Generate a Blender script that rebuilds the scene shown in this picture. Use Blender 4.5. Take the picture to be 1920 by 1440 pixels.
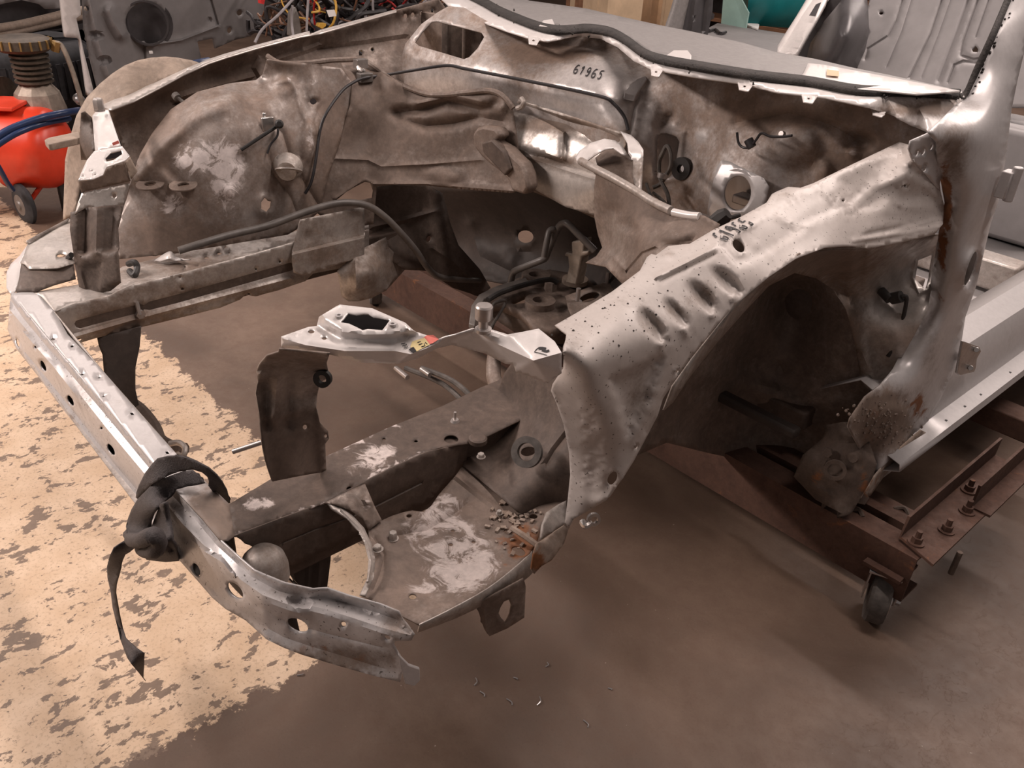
import bpy, bmesh, math, random
import numpy as np
from mathutils import Vector, Matrix
from mathutils.geometry import delaunay_2d_cdt
random.seed(4); np.random.seed(4)
for o in list(bpy.data.objects): bpy.data.objects.remove(o)
scn = bpy.context.scene; COL = scn.collection

# ------------------------------------------------------------------ camera
def cam_axes(yaw, pit, rol):
    yaw, pit, rol = map(math.radians, (yaw, pit, rol))
    f = np.array([-math.sin(yaw)*math.cos(pit), math.cos(yaw)*math.cos(pit), -math.sin(pit)])
    r = np.array([math.cos(yaw), math.sin(yaw), 0.]); u = np.cross(r, f)
    c, s = math.cos(rol), math.sin(rol)
    return c*r+s*u, -s*r+c*u, f
CR, CU, CF = cam_axes(46.47, 30.32, 3.38)
CC = np.array([1.331, -.300, 1.317]); FPX = 1589.
cd = bpy.data.cameras.new('camera'); cam = bpy.data.objects.new('camera', cd); COL.objects.link(cam)
cd.sensor_width = 36; cd.lens = FPX/1920*36; cd.clip_start = .02
M = Matrix.Identity(4)
for i in range(3):
    M[i][0], M[i][1], M[i][2], M[i][3] = CR[i], CU[i], -CF[i], CC[i]
cam.matrix_world = M; scn.camera = cam

# ------------------------------------------------------------------ world, lights, exposure
w = bpy.data.worlds.new('world'); scn.world = w; w.use_nodes = True
bg = w.node_tree.nodes['Background']; bg.inputs[0].default_value = (1, .85, .80, 1); bg.inputs[1].default_value = .10
def area(name, loc, target, size, size_y, power, col=(1, .855, .79)):
    l = bpy.data.lights.new(name, 'AREA'); l.shape = 'RECTANGLE'; l.size = size; l.size_y = size_y; l.energy = power; l.color = col
    o = bpy.data.objects.new(name, l); COL.objects.link(o); o.location = loc
    d = Vector(target)-Vector(loc); o.rotation_euler = d.to_track_quat('-Z', 'Y').to_euler(); return o
area('ceiling_lamp', (-2.3, -1.7, 2.7), (-1.1, -.4, 0), 2.4, .25, 58).data.spread = math.radians(118)
area('ceiling_lamp', (.3, 3.9, 3.0), (.3, 3.9, 0), 2.4, .25, 72)
area('ceiling_lamp', (.6, 1.25, 3.0), (.6, 1.25, 0), 2.4, .16, 36)
area('ceiling_lamp', (-4.6, 1.6, 3.0), (-4.6, 1.6, 0), .25, 2.4, 45)
area('ceiling_lamp', (-1.6, 7.0, 3.0), (-1.6, 7.0, 0), 2.4, .25, 55)
vs = scn.view_settings
vs.view_transform = 'Standard'; vs.look = 'None'; vs.gamma = 1; vs.exposure = 0.55
try: vs.use_curve_mapping = False
except Exception: pass

# ------------------------------------------------------------------ pixel <-> place (a photo point and one known coordinate give the place)
def ray(u, v): return CF + CR*(u-960)/FPX - CU*(v-720)/FPX
def depth(u, v, ax, val):
    d = ray(u, v)
    if callable(val):
        lo, hi = .3, 12.
        g = lambda t: val(*(CC+t*d))
        ts = np.linspace(lo, hi, 400); prev = g(ts[0])
        for a, b in zip(ts[:-1], ts[1:]):
            cur = g(b)
            if prev*cur <= 0:
                for _ in range(40):
                    m = (a+b)/2
                    if g(a)*g(m) <= 0: b = m
                    else: a = m
                return a
            prev = cur
        return 2.
    i = 'xyz'.index(ax); return (val-CC[i])/d[i]
def P(u, v, x=None, y=None, z=None):
    ax, val = ('x', x) if x is not None else ('y', y) if y is not None else ('z', z)
    return CC + depth(u, v, ax, val)*ray(u, v)

# ------------------------------------------------------------------ materials
MATS = {}
def newmat(name):
    m = bpy.data.materials.new(name); m.use_nodes = True; MATS[name] = m
    return m, m.node_tree, m.node_tree.nodes['Principled BSDF']
def nd(nt, t, **k):
    n = nt.nodes.new(t)
    for a, b in k.items(): setattr(n, a, b)
    return n
def val(nt, op, a, b=None, c=None):
    n = nd(nt, 'ShaderNodeMath', operation=op)
    for i, q in enumerate((a, b, c)):
        if q is None: continue
        if hasattr(q, 'links'): nt.links.new(q, n.inputs[i])
        else: n.inputs[i].default_value = q
    return n.outputs[0]
def mixc(nt, f, a, b):
    n = nd(nt, 'ShaderNodeMix', data_type='RGBA')
    for i, q in ((0, f), (6, a), (7, b)):
        if hasattr(q, 'links'): nt.links.new(q, n.inputs[i])
        else: n.inputs[i].default_value = q if i == 0 else (*q, 1) if len(q) == 3 else q
    return n.outputs[2]
def noise(nt, co, scale, detail=6, rough=.6, dist=0, stretch=None):
    if stretch:
        mp = nd(nt, 'ShaderNodeMapping'); mp.inputs['Scale'].default_value = stretch; nt.links.new(co, mp.inputs[0]); co = mp.outputs[0]
    n = nd(nt, 'ShaderNodeTexNoise'); n.inputs['Scale'].default_value = scale; n.inputs['Detail'].default_value = detail
    n.inputs['Roughness'].default_value = rough; n.inputs['Distortion'].default_value = dist
    nt.links.new(co, n.inputs['Vector']); return n.outputs[0]
def ramp(nt, f, a, b):
    n = nd(nt, 'ShaderNodeMapRange', interpolation_type='SMOOTHSTEP'); n.inputs[1].default_value = a; n.inputs[2].default_value = b
    nt.links.new(f, n.inputs[0]); return n.outputs[0]
def attr(nt, name):
    n = nd(nt, 'ShaderNodeAttribute'); n.attribute_name = name; return n.outputs['Fac']
def metal(name, base, amt=.5, dirt=(.165, .12, .093), rust=0., rough=.36, metallic=.45, scale=1., chalk=(.66, .58, .55), soft=.16, speck=0., coat=0., mott=.28, bump=.16):
    m, nt, b = newmat(name); co = nd(nt, 'ShaderNodeTexCoord').outputs['Object']
    n1 = noise(nt, co, 7*scale, 9, .68, .3); n2 = noise(nt, co, 46*scale, 5, .6); n3 = noise(nt, co, 190*scale, 3, .6); n4 = noise(nt, co, 17*scale, 8, .7, .8)
    s = val(nt, 'ADD', val(nt, 'MULTIPLY', n1, .55), val(nt, 'ADD', val(nt, 'MULTIPLY', n2, .3), val(nt, 'MULTIPLY', n3, .15)))
    f = ramp(nt, val(nt, 'ADD', val(nt, 'ADD', s, attr(nt, 'dirt')), amt-.5), .5-soft, .5+soft)
    d2 = mixc(nt, ramp(nt, n4, .35, .68), dirt, tuple(c*1.45 for c in dirt))
    col = mixc(nt, val(nt, 'MULTIPLY', f, .95), base, d2)
    # rust
    rf = ramp(nt, val(nt, 'ADD', val(nt, 'ADD', n4, val(nt, 'MULTIPLY', n2, .35)), val(nt, 'ADD', attr(nt, 'rust'), rust-.52)), .42, .6)
    rc = mixc(nt, n2, (.075, .03, .016), (.34, .135, .05))
    col = mixc(nt, rf, col, rc)
    # chalky scuffs
    n5 = noise(nt, co, 24*scale, 9, .72, 1.4)
    cf = ramp(nt, val(nt, 'MULTIPLY', attr(nt, 'chalk'), val(nt, 'ADD', 1., val(nt, 'MULTIPLY', val(nt, 'SUBTRACT', n5, .5), 6.))), .20, .46)
    col = mixc(nt, val(nt, 'MULTIPLY', cf, .8), col, chalk)
    if speck:
        sp = ramp(nt, noise(nt, co, 230, 1, .5), .70-.02*speck, .745-.02*speck); col = mixc(nt, val(nt, 'MULTIPLY', sp, .85), col, (.06, .045, .035))
    n6 = noise(nt, co, 70*scale, 8, .75, .5); hs = nd(nt, 'ShaderNodeHueSaturation'); nt.links.new(val(nt, 'ADD', val(nt, 'MULTIPLY', ramp(nt, n6, .3, .7), mott), 1-mott*.55), hs.inputs['Value']); nt.links.new(col, hs.inputs['Color']); col = hs.outputs[0]
    nt.links.new(col, b.inputs['Base Color'])
    mask = val(nt, 'MAXIMUM', val(nt, 'MAXIMUM', f, rf), cf)
    nt.links.new(val(nt, 'ADD', val(nt, 'MULTIPLY', mask, .30), rough), b.inputs['Roughness'])
    nt.links.new(val(nt, 'MULTIPLY', val(nt, 'SUBTRACT', 1., val(nt, 'MULTIPLY', mask, .85)), metallic), b.inputs['Metallic'])
    bp = nd(nt, 'ShaderNodeBump'); bp.inputs['Strength'].default_value = bump; bp.inputs['Distance'].default_value = .006
    nt.links.new(val(nt, 'ADD', val(nt, 'MULTIPLY', n4, .6), val(nt, 'ADD', val(nt, 'MULTIPLY', n3, .15), val(nt, 'MULTIPLY', rf, .4))), bp.inputs['Height']); nt.links.new(bp.outputs[0], b.inputs['Normal'])
    if coat: b.inputs['Coat Weight'].default_value = coat
    return m
def plain(name, col, rough=.5, metallic=0., var=.25, scale=30, bump=.1, emis=None, trans=0):
    m, nt, b = newmat(name); co = nd(nt, 'ShaderNodeTexCoord').outputs['Object']
    n = noise(nt, co, scale, 6, .6); n2 = noise(nt, co, scale*.2, 4, .6)
    f = val(nt, 'ADD', val(nt, 'MULTIPLY', n, .5), val(nt, 'MULTIPLY', n2, .5))
    c = mixc(nt, ramp(nt, f, .3, .7), tuple(max(0, q*(1-var)) for q in col), tuple(min(1, q*(1+var)) for q in col))
    nt.links.new(c, b.inputs['Base Color']); b.inputs['Roughness'].default_value = rough; b.inputs['Metallic'].default_value = metallic
    if bump:
        bp = nd(nt, 'ShaderNodeBump'); bp.inputs['Strength'].default_value = bump; bp.inputs['Distance'].default_value = .005
        nt.links.new(n, bp.inputs['Height']); nt.links.new(bp.outputs[0], b.inputs['Normal'])
    if trans: b.inputs['Transmission Weight'].default_value = trans
    return m
SIL = (.56, .535, .53)
metal('silver', SIL, .30, speck=0., mott=.12, metallic=.25, bump=.04)
metal('silver_worn', SIL, .34, speck=.5, metallic=.25, mott=.16, bump=.04)
metal('silver_dusty', (.50, .46, .43), .47)
metal('silver_fender', (.52, .47, .44), .28, speck=.2, rough=.42, metallic=.05, mott=.10, bump=.04)
metal('bulkhead_paint', (.52, .485, .47), .55, dirt=(.20, .142, .108), metallic=.3)
metal('grime', (.42, .36, .32), .62, dirt=(.135, .098, .078), mott=.3)
metal('grime_dark', (.24, .19, .16), .66, dirt=(.075, .053, .042), metallic=.2, mott=.4)
metal('wheelhouse_grime', (.42, .375, .35), .56, dirt=(.165, .118, .092), metallic=.25, rough=.3, chalk=(.82, .74, .72), mott=.25)
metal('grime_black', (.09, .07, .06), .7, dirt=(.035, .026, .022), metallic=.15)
metal('dusty_beige', (.34, .285, .24), .62, dirt=(.25, .195, .155), metallic=.05, rough=.55)
metal('white_paint', (.74, .70, .68), .20, rough=.3, metallic=.1, mott=.10, bump=.04)
metal('grey_panel', (.235, .22, .215), .28, rough=.5, metallic=.0, dirt=(.19, .165, .15))
metal('rusty_steel', (.11, .058, .04), .55, dirt=(.062, .03, .02), rust=.16, rough=.6, metallic=.15)
metal('rusty_block', (.13, .10, .085), .6, dirt=(.075, .052, .04), rust=.06, rough=.6, metallic=.1)
metal('rust_crust', (.40, .33, .28), .5, dirt=(.22, .155, .115), rust=.12, rough=.7, metallic=.1)
metal('bare_steel', (.55, .52, .50), .30, rough=.3, metallic=.85)
plain('rubber_black', (.028, .025, .024), .6, 0, .4)
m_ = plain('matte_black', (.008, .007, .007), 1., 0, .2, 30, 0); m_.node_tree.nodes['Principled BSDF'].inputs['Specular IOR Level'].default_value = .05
plain('rubber_dusty', (.10, .088, .08), .75, 0, .5, 60)
plain('plastic_black', (.022, .02, .02), .42, 0, .3)
plain('urethane', (.032, .027, .025), .8, 0, .6, 160, .8)
plain('strap_web', (.062, .052, .052), .7, 0, .3, 400, .5)
plain('ink', (.018, .016, .018), .6, 0, .1)
plain('hose_grey', (.14, .125, .115), .42, 0, .35)
plain('red_paint', (.72, .055, .022), .34, .0, .16, 12, .03)
plain('blue_hose', (.018, .036, .10), .3, 0, .2)
plain('cast_alloy', (.30, .25, .205), .55, .3, .35, 40, .3)
plain('cast_dark', (.075, .058, .043), .6, .2, .4, 50, .3)
plain('brass_dirty', (.30, .19, .07), .5, .5, .3)
plain('tyre', (.028, .028, .032), .8, 0, .35, 50, .2)
plain('zinc', (.62, .60, .60), .3, .8, .15)
plain('galv_bolt', (.48, .44, .42), .38, .7, .3)
plain('sticker_yellow', (.80, .66, .34), .5, 0, .05)
plain('sticker_red', (.78, .20, .16), .5, 0, .08)
plain('sticker_white', (.86, .82, .76), .5, 0, .05)
plain('teal_plastic', (.012, .20, .215), .32, 0, .2, 8, .03)
plain('teal_dark', (.01, .10, .16), .32, 0, .2, 8, .03)
plain('cardboard', (.42, .26, .145), .8, 0, .18, 14, .05)
plain('cardboard_light', (.60, .44, .29), .8, 0, .15, 14, .05)
plain('wood_brown', (.26, .13, .07), .7, 0, .3, 18, .1)
plain('wire_black', (.025, .022, .024), .5, 0, .3)
plain('wire_red', (.55, .03, .03), .45, 0, .2)
plain('wire_yellow', (.62, .36, .06), .45, 0, .2)
plain('wire_brown', (.20, .10, .06), .5, 0, .3)
plain('wire_grey', (.30, .28, .29), .5, 0, .3)
plain('paper_white', (.88, .86, .84), .7, 0, .04)
plain('dark_interior', (.035, .03, .032), .6, 0, .3)
plain('glass_pale', (.30, .46, .42), .25, 0, .15, 8, .0)
plain('van_grey', (.235, .222, .222), .55, 0, .10, 20, .05)
plain('dark_grey_panel', (.075, .07, .073), .4, .1, .2, 20, .05)
plain('wall_paint', (.10, .088, .082), .9, 0, .3, 3, .1)

# ------------------------------------------------------------------ mesh helpers
def rootloc(p):
    v = Vector((0, 0, 0))
    while p is not None: v += p.location; p = p.parent
    return v
def obj(name, verts, faces, mat, parent=None, solid=0., smooth=40, attrs=None, off=-1, bevel=0., label=None):
    me = bpy.data.meshes.new(name); o = bpy.data.objects.new(name, me); COL.objects.link(o)
    V = np.asarray(verts, float).reshape(-1, 3)
    if parent is not None: o.parent = parent; V = V - np.array(rootloc(parent))
    me.from_pydata(V.tolist(), [], [tuple(int(i) for i in f) for f in faces]); me.update()
    if attrs:
        for k, a in attrs.items():
            at = me.attributes.new(k, 'FLOAT', 'POINT'); at.data.foreach_set('value', np.asarray(a, np.float32))
    me.materials.append(MATS[mat])
    if smooth:
        me.polygons.foreach_set('use_smooth', [True]*len(me.polygons)); me.set_sharp_from_angle(angle=math.radians(smooth))
    if solid: md = o.modifiers.new('thickness', 'SOLIDIFY'); md.thickness = solid; md.offset = off
    if bevel: md = o.modifiers.new('edge', 'BEVEL'); md.width = bevel; md.segments = 2; md.limit_method = 'ANGLE'
    if label: o['label'] = label
    return o
def thing(name, label, cat, loc=(0, 0, 0), group=None):
    o = bpy.data.objects.new(name, None); COL.objects.link(o); o.location = loc; o.empty_display_size = .1
    o['label'] = label; o['category'] = cat
    if group: o['group'] = group
    return o
def tag(o, label, cat, group=None):
    o['label'] = label; o['category'] = cat
    if group: o['group'] = group
    return o
def struct(o): o['kind'] = 'structure'; return o
def cat(*parts):
    V = []; Fc = []
    for v, f in parts:
        n = len(V); V += [tuple(q) for q in v]; Fc += [tuple(i+n for i in q) for q in f]
    return V, Fc
def box(c, s, R=None):
    v = [np.array([i*s[0]/2, j*s[1]/2, k*s[2]/2]) for i in (-1, 1) for j in (-1, 1) for k in (-1, 1)]
    if R is not None: v = [np.array(R @ Vector(q)) for q in v]
    return [q+np.array(c, float) for q in v], [(0, 1, 3, 2), (4, 6, 7, 5), (0, 4, 5, 1), (2, 3, 7, 6), (0, 2, 6, 4), (1, 5, 7, 3)]
def frame_of(d):
    d = np.array(d, float); d /= np.linalg.norm(d)
    a = np.array([0, 0, 1.]) if abs(d[2]) < .9 else np.array([1., 0, 0])
    e1 = np.cross(d, a); e1 /= np.linalg.norm(e1); return d, e1, np.cross(d, e1)
def lathe(p0, axis, prof, n=24, arc=None, caps=True):
    """prof: list of (distance along axis, radius)"""
    d, e1, e2 = frame_of(axis); p0 = np.array(p0, float); V = []; F = []
    for h, r in prof:
        for k in range(n):
            a = 2*math.pi*k/n; V.append(p0+d*h+(e1*math.cos(a)+e2*math.sin(a))*r)
    for j in range(len(prof)-1):
        for k in range(n): F.append((j*n+k, j*n+(k+1) % n, (j+1)*n+(k+1) % n, (j+1)*n+k))
    if caps: F.append(tuple(range(n-1, -1, -1))); F.append(tuple((len(prof)-1)*n+k for k in range(n)))
    return V, F
def cyl(p0, p1, r, n=20, r1=None):
    p0 = np.array(p0, float); d = np.array(p1, float)-p0; L = np.linalg.norm(d)
    return lathe(p0, d, [(0, r), (L, r if r1 is None else r1)], n)
def ring(c, axis, ro, ri, h, n=28):
    return lathe(c, axis, [(0, ri), (0, ro), (h, ro), (h, ri), (0, ri)], n, caps=False)
def catmull(pts, k=6, closed=False):
    p = [np.array(q, float) for q in pts]; n = len(p); out = []
    if n < 3: return p
    for i in range(n if closed else n-1):
        g = (lambda j: p[j % n]) if closed else (lambda j: p[min(max(j, 0), n-1)])
        a, b, c, d = g(i-1), g(i), g(i+1), g(i+2)
        for s in range(k):
            t = s/k; out.append(.5*((2*b)+(c-a)*t+(2*a-5*b+4*c-d)*t*t+(3*b-a-3*c+d)*t**3))
    if not closed: out.append(p[-1])
    return out
def tube(pts, r, n=10, k=6, smooth=True, flat=None, caps=True):
    p = catmull(pts, k) if smooth else [np.array(q, float) for q in pts]
    V = []; F = []; m = len(p); e1 = None
    for i in range(m):
        d = p[min(i+1, m-1)]-p[max(i-1, 0)]; d = d/(np.linalg.norm(d)+1e-9)
        if e1 is None: _, e1, e2 = frame_of(d)
        else:
            e1 = e1-d*(e1@d); e1 /= np.linalg.norm(e1); e2 = np.cross(d, e1)
        rr = r[min(int(i/(m-1)*(len(r)-1)+.5), len(r)-1)] if isinstance(r, (list, tuple)) else r
        for q in range(n):
            a = 2*math.pi*q/n; V.append(p[i]+(e1*math.cos(a)+e2*math.sin(a))*rr)
    for i in range(m-1):
        for q in range(n): F.append((i*n+q, i*n+(q+1) % n, (i+1)*n+(q+1) % n, (i+1)*n+q))
    if caps: F.append(tuple(range(n-1, -1, -1))); F.append(tuple((m-1)*n+q for q in range(n)))
    return V, F
def prism(poly, axis, a, b):
    """poly: 2-D points in the plane across the axis (x: y,z / y: x,z / z: x,y)"""
    n = len(poly)
    mk = {'x': lambda p, t: (t, p[0], p[1]), 'y': lambda p, t: (p[0], t, p[1]), 'z': lambda p, t: (p[0], p[1], t)}[axis]
    V = [mk(p, a) for p in poly]+[mk(p, b) for p in poly]
    F = [tuple(range(n-1, -1, -1)), tuple(range(n, 2*n))]+[(i, (i+1) % n, n+(i+1) % n, n+i) for i in range(n)]
    return V, F
def extr(poly3, d):
    """a closed 3-D outline given thickness d (vector)"""
    n = len(poly3); V = [np.array(p, float) for p in poly3]; V += [p+np.array(d, float) for p in V]
    return V, [tuple(range(n-1, -1, -1)), tuple(range(n, 2*n))]+[(i, (i+1) % n, n+(i+1) % n, n+i) for i in range(n)]
def loft(rows, closed=False, k=0):
    rows = [catmull(r, k) if k else [np.array(q, float) for q in r] for r in rows]
    m = len(rows[0]); V = [q for r in rows for q in r]; F = []
    for j in range(len(rows)-1):
        for i in range(m if closed else m-1): F.append((j*m+i, j*m+(i+1) % m, (j+1)*m+(i+1) % m, (j+1)*m+i))
    return V, F
def bolt(p, axis, r, h, name='bolt', mat='galv_bolt', parent=None, washer=1.5):
    d, e1, e2 = frame_of(axis); p = np.array(p, float)
    return obj(name, *cat(lathe(p, d, [(0, r*washer), (h*.18, r*washer)], 18), lathe(p+d*h*.18, d, [(0, r), (h*.8, r), (h, r*.8)], 6)), mat, parent, smooth=30)

# sheet metal: an outline and holes seen in the photo, laid on a surface given by control places
def inpoly(pts, poly):
    x, y = pts[:, 0], pts[:, 1]; ins = np.zeros(len(pts), bool); n = len(poly)
    for i in range(n):
        x1, y1 = poly[i]; x2, y2 = poly[(i+1) % n]
        c = (y1 > y) != (y2 > y)
        with np.errstate(divide='ignore', invalid='ignore'): xi = (x2-x1)*(y-y1)/(y2-y1+1e-12)+x1
        ins ^= c & (x < xi)
    return ins
def dist_poly(pts, poly, closed=True):
    d = np.full(len(pts), 1e9); n = len(poly)
    for i in range(n if closed else n-1):
        a = np.array(poly[i], float); b = np.array(poly[(i+1) % n], float); e = b-a
        t = np.clip(((pts-a)@e)/(e@e+1e-9), 0, 1); d = np.minimum(d, np.linalg.norm(pts-a-t[:, None]*e, axis=1))
    return d
def densify(poly, step, closed=True):
    out = []; n = len(poly)
    for i in range(n if closed else n-1):
        a = np.array(poly[i], float); b = np.array(poly[(i+1) % n], float); k = max(1, int(np.linalg.norm(b-a)/step+.5))
        out += [a+(b-a)*j/k for j in range(k)]
    if not closed: out.append(np.array(poly[-1], float))
    return out
def ell(cx, cy, a, b=None, deg=0, n=18):
    b = a if b is None else b; t = math.radians(deg); c, s = math.cos(t), math.sin(t)
    return [(cx+a*math.cos(q)*c-b*math.sin(q)*s, cy+a*math.cos(q)*s+b*math.sin(q)*c) for q in [2*math.pi*i/n for i in range(n)]]
def row(ax, v, *pts):
    n = len(pts); vv = [v]*n if not isinstance(v, (tuple, list)) else ([v[0]+(v[1]-v[0])*i/(n-1) for i in range(n)] if len(v) == 2 and n != 2 else list(v))
    return [(p[0], p[1], ax, q) for p, q in zip(pts, vv)]
def tps_fit(X, W):
    n = len(X); S = 500.
    A = np.array(X)/S; d = np.linalg.norm(A[:, None]-A[None], axis=2)
    K = np.where(d > 0, d*d*np.log(d+1e-12), 0)+np.eye(n)*1e-4
    Pm = np.c_[np.ones(n), A]; L = np.zeros((n+3, n+3)); L[:n, :n] = K; L[:n, n:] = Pm; L[n:, :n] = Pm.T
    s = np.linalg.lstsq(L, np.r_[W, 0, 0, 0], rcond=None)[0]
    def ev(Q):
        Q = np.atleast_2d(Q)/S; d = np.linalg.norm(Q[:, None]-A[None], axis=2)
        return np.where(d > 0, d*d*np.log(d+1e-12), 0)@s[:n]+np.c_[np.ones(len(Q)), Q]@s[n:]
    return ev
def lin_fit(X, W, edges):
    r = delaunay_2d_cdt([Vector(p) for p in X], edges, [], 0, 1e-4)
    vo = [np.array(q) for q in r[0]]; idx = [o[0] if o else -1 for o in r[3]]
    wv = [W[i] if i >= 0 else None for i in idx]
    tr = [t for t in r[2] if all(wv[i] is not None for i in t)]
    T = np.array([[vo[i] for i in t] for t in tr]); Wt = np.array([[wv[i] for i in t] for t in tr])
    a = T[:, 0]; e1 = T[:, 1]-a; e2 = T[:, 2]-a; det = e1[:, 0]*e2[:, 1]-e1[:, 1]*e2[:, 0]
    ok = abs(det) > 1e-6; a, e1, e2, det, Wt = a[ok], e1[ok], e2[ok], det[ok], Wt[ok]
    def ev(Q):
        Q = np.atleast_2d(Q); out = np.empty(len(Q))
        for s in range(0, len(Q), 2000):
            q = Q[s:s+2000]; D = q[:, None]-a[None]
            l1 = (D[..., 0]*e2[:, 1]-D[..., 1]*e2[:, 0])/det; l2 = (e1[:, 0]*D[..., 1]-e1[:, 1]*D[..., 0])/det; l0 = 1-l1-l2
            best = np.argmax(np.minimum(np.minimum(l0, l1), l2), axis=1); k = np.arange(len(q))
            L = np.stack([l0[k, best], l1[k, best], l2[k, best]], 1); L = np.clip(L, -.6, 1.6)
            out[s:s+2000] = (L*Wt[best]).sum(1)/L.sum(1)
        return out
    return ev
def sheet(name, outline, rows, mat, parent=None, holes=(), bumps=(), ridges=(), plates=(), stains=(), th=.0025, step=9, mode='tps', smooth_out=0, crease=True, ang=35, label=None, noise_amp=0., relax=14):
    """rows: lists of (u, v, axis, value). bumps: (u,v,ru,rv,deg,height m). ridges: (points, width px, height m). plates: (polygon, height m, soft px)."""
    if smooth_out: outline = [tuple(q) for q in catmull([np.array(p, float) for p in outline], smooth_out, True)]
    X = []; W = []; E = []
    for r in rows:
        i0 = len(X)
        for (u, v, ax, q) in r: X.append((float(u), float(v))); W.append(1/depth(u, v, ax, q))
        if len(r) > 1: E += [(i0+i, i0+i+1) for i in range(len(r)-1)]
    base = tps_fit(X, np.array(W)) if mode == 'tps' else lin_fit(X, np.array(W), E)
    fitbox = [base]
    fit = lambda Q: fitbox[0](Q)
    rng = np.random.RandomState(len(name)*7+len(outline))
    def deps(Q):
        Q = np.atleast_2d(np.asarray(Q, float)); t = 1/np.maximum(fit(Q), .02)
        for (u, v, ru, rv, dg, h) in bumps:
            a = math.radians(dg); D = Q-np.array([u, v]); p = (D[:, 0]*math.cos(a)+D[:, 1]*math.sin(a))/ru; q = (-D[:, 0]*math.sin(a)+D[:, 1]*math.cos(a))/rv
            rr = np.clip(1-p*p-q*q, 0, 1); t -= h*rr*rr*(3-2*rr)
        for (pl, wd, h) in ridges:
            d = dist_poly(Q, pl, False); t -= h*np.exp(-(d/wd)**2)
        for (pl, h, so) in plates:
            d = dist_poly(Q, pl)*np.where(inpoly(Q, pl), 1, -1); s = np.clip(d/so*.5+.5, 0, 1); t -= h*s*s*(3-2*s)
        return t
    def S(u, v, lift=0.):
        return CC+(deps([(u, v)])[0]-lift)*ray(u, v)
    pts = []; edges = []
    def addloop(pl, closed=True, st=step):
        d = densify(pl, st, closed); i0 = len(pts); pts.extend(d); n = len(d)
        edges.extend([(i0+i, i0+(i+1) % n) for i in range(n if closed else n-1)])
    addloop(outline)
    for h in holes: addloop(h, True, max(2.5, step*.5))
    if mode == 'lin' and crease:
        for r in rows:
            if len(r) > 1:
                for (a, b) in zip(r[:-1], r[1:]): addloop([a[:2], b[:2]], False)
    def offs(pl, d, closed=False):
        q = np.array(pl, float); n = len(q); out = []
        for i in range(n):
            e = (q[(i+1) % n]-q[i-1]) if closed else q[min(i+1, n-1)]-q[max(i-1, 0)]
            e = e/(np.linalg.norm(e)+1e-9); out.append(tuple(q[i]+np.array([-e[1], e[0]])*d))
        return out
    def softline(pl, closed=False):
        q = np.array(densify(pl, step*.6, closed)); k = inpoly(q, outline)
        for h in holes: k &= ~inpoly(q, h)
        pts.extend(list(q[k]))
    for (pl, wd, h) in ridges:
        for d in ((-1.7, -.8, 0, .8, 1.7) if wd > 3 else (-1.3, 0, 1.3)): softline(offs(pl, d*wd))
    for (pl, h, so) in plates:
        for d in (-.5, 0, .5): softline(offs(pl, d*so, True), True)
    O = np.array(outline, float); lo = O.min(0); hi = O.max(0)
    gx = np.arange(lo[0]+step*.5, hi[0], step); gy = np.arange(lo[1]+step*.5, hi[1], step*.866)
    G = np.array([(x+(step*.5 if j % 2 else 0), y) for j, y in enumerate(gy) for x in gx]) if len(gx) and len(gy) else np.zeros((0, 2))
    if len(G):
        G = G[inpoly(G, outline)]; B = np.array(pts)
        if len(G):
            keep = np.ones(len(G), bool)
            for s in range(0, len(G), 1000):
                keep[s:s+1000] = np.min(np.linalg.norm(G[s:s+1000, None]-B[None], axis=2), axis=1) > step*.45
            pts.extend(list(G[keep]))
    r = delaunay_2d_cdt([Vector((float(p[0]), float(p[1]))) for p in pts], edges, [], 0, 1e-3)
    V2 = np.array([tuple(q) for q in r[0]]); T = np.array(r[2]); cen = V2[T].mean(1)
    k = inpoly(cen, outline)
    for h in holes: k &= ~inpoly(cen, h)
    T = T[k]; used = np.unique(T); mp = -np.ones(len(V2), int); mp[used] = np.arange(len(used)); T = mp[T]; V2 = V2[used]
    if mode == 'lins':
        w0 = base(V2); wv = w0.copy(); adj = [[] for _ in V2]
        for tt in T:
            for i in range(3): adj[tt[i]] += [tt[(i+1) % 3], tt[(i+2) % 3]]
        ec = {}
        for tt in T:
            for i in range(3):
                e = tuple(sorted((tt[i], tt[(i+1) % 3]))); ec[e] = ec.get(e, 0)+1
        bnd = np.zeros(len(V2), bool)
        for e, c_ in ec.items():
            if c_ == 1: bnd[list(e)] = True
        for h in holes: bnd &= ~(dist_poly(V2, h) < 1.)
        I = np.repeat(np.arange(len(V2)), [len(a) for a in adj]); Jn = np.concatenate([np.array(a, int) for a in adj]); cnt = np.bincount(I, minlength=len(V2))
        for _ in range(relax):
            av = np.bincount(I, wv[Jn], len(V2))/np.maximum(cnt, 1); wv = np.where(bnd, wv, wv*.4+av*.6)
        VV = V2.copy()
        def near(Q):
            Q = np.atleast_2d(np.asarray(Q, float)); out = np.empty(len(Q))
            for k_ in range(len(Q)):
                d_ = ((VV-Q[k_])**2).sum(1); i_ = np.argpartition(d_, 4)[:4]; q_ = 1/(d_[i_]+1e-3); out[k_] = (wv[i_]*q_).sum()/q_.sum()
            return out
        fitbox[0] = near
    t = deps(V2)
    if noise_amp: t = t+noise_amp*rng.normal(size=len(t))
    D = CF[None]+CR[None]*((V2[:, 0]-960)/FPX)[:, None]-CU[None]*((V2[:, 1]-720)/FPX)[:, None]
    V3 = CC+D*t[:, None]
    n = np.cross(V3[T[:, 1]]-V3[T[:, 0]], V3[T[:, 2]]-V3[T[:, 0]]); flip = (n*(V3[T[:, 0]]-CC)).sum(1) > 0
    T[flip] = T[flip][:, ::-1]
    at = {}
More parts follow.
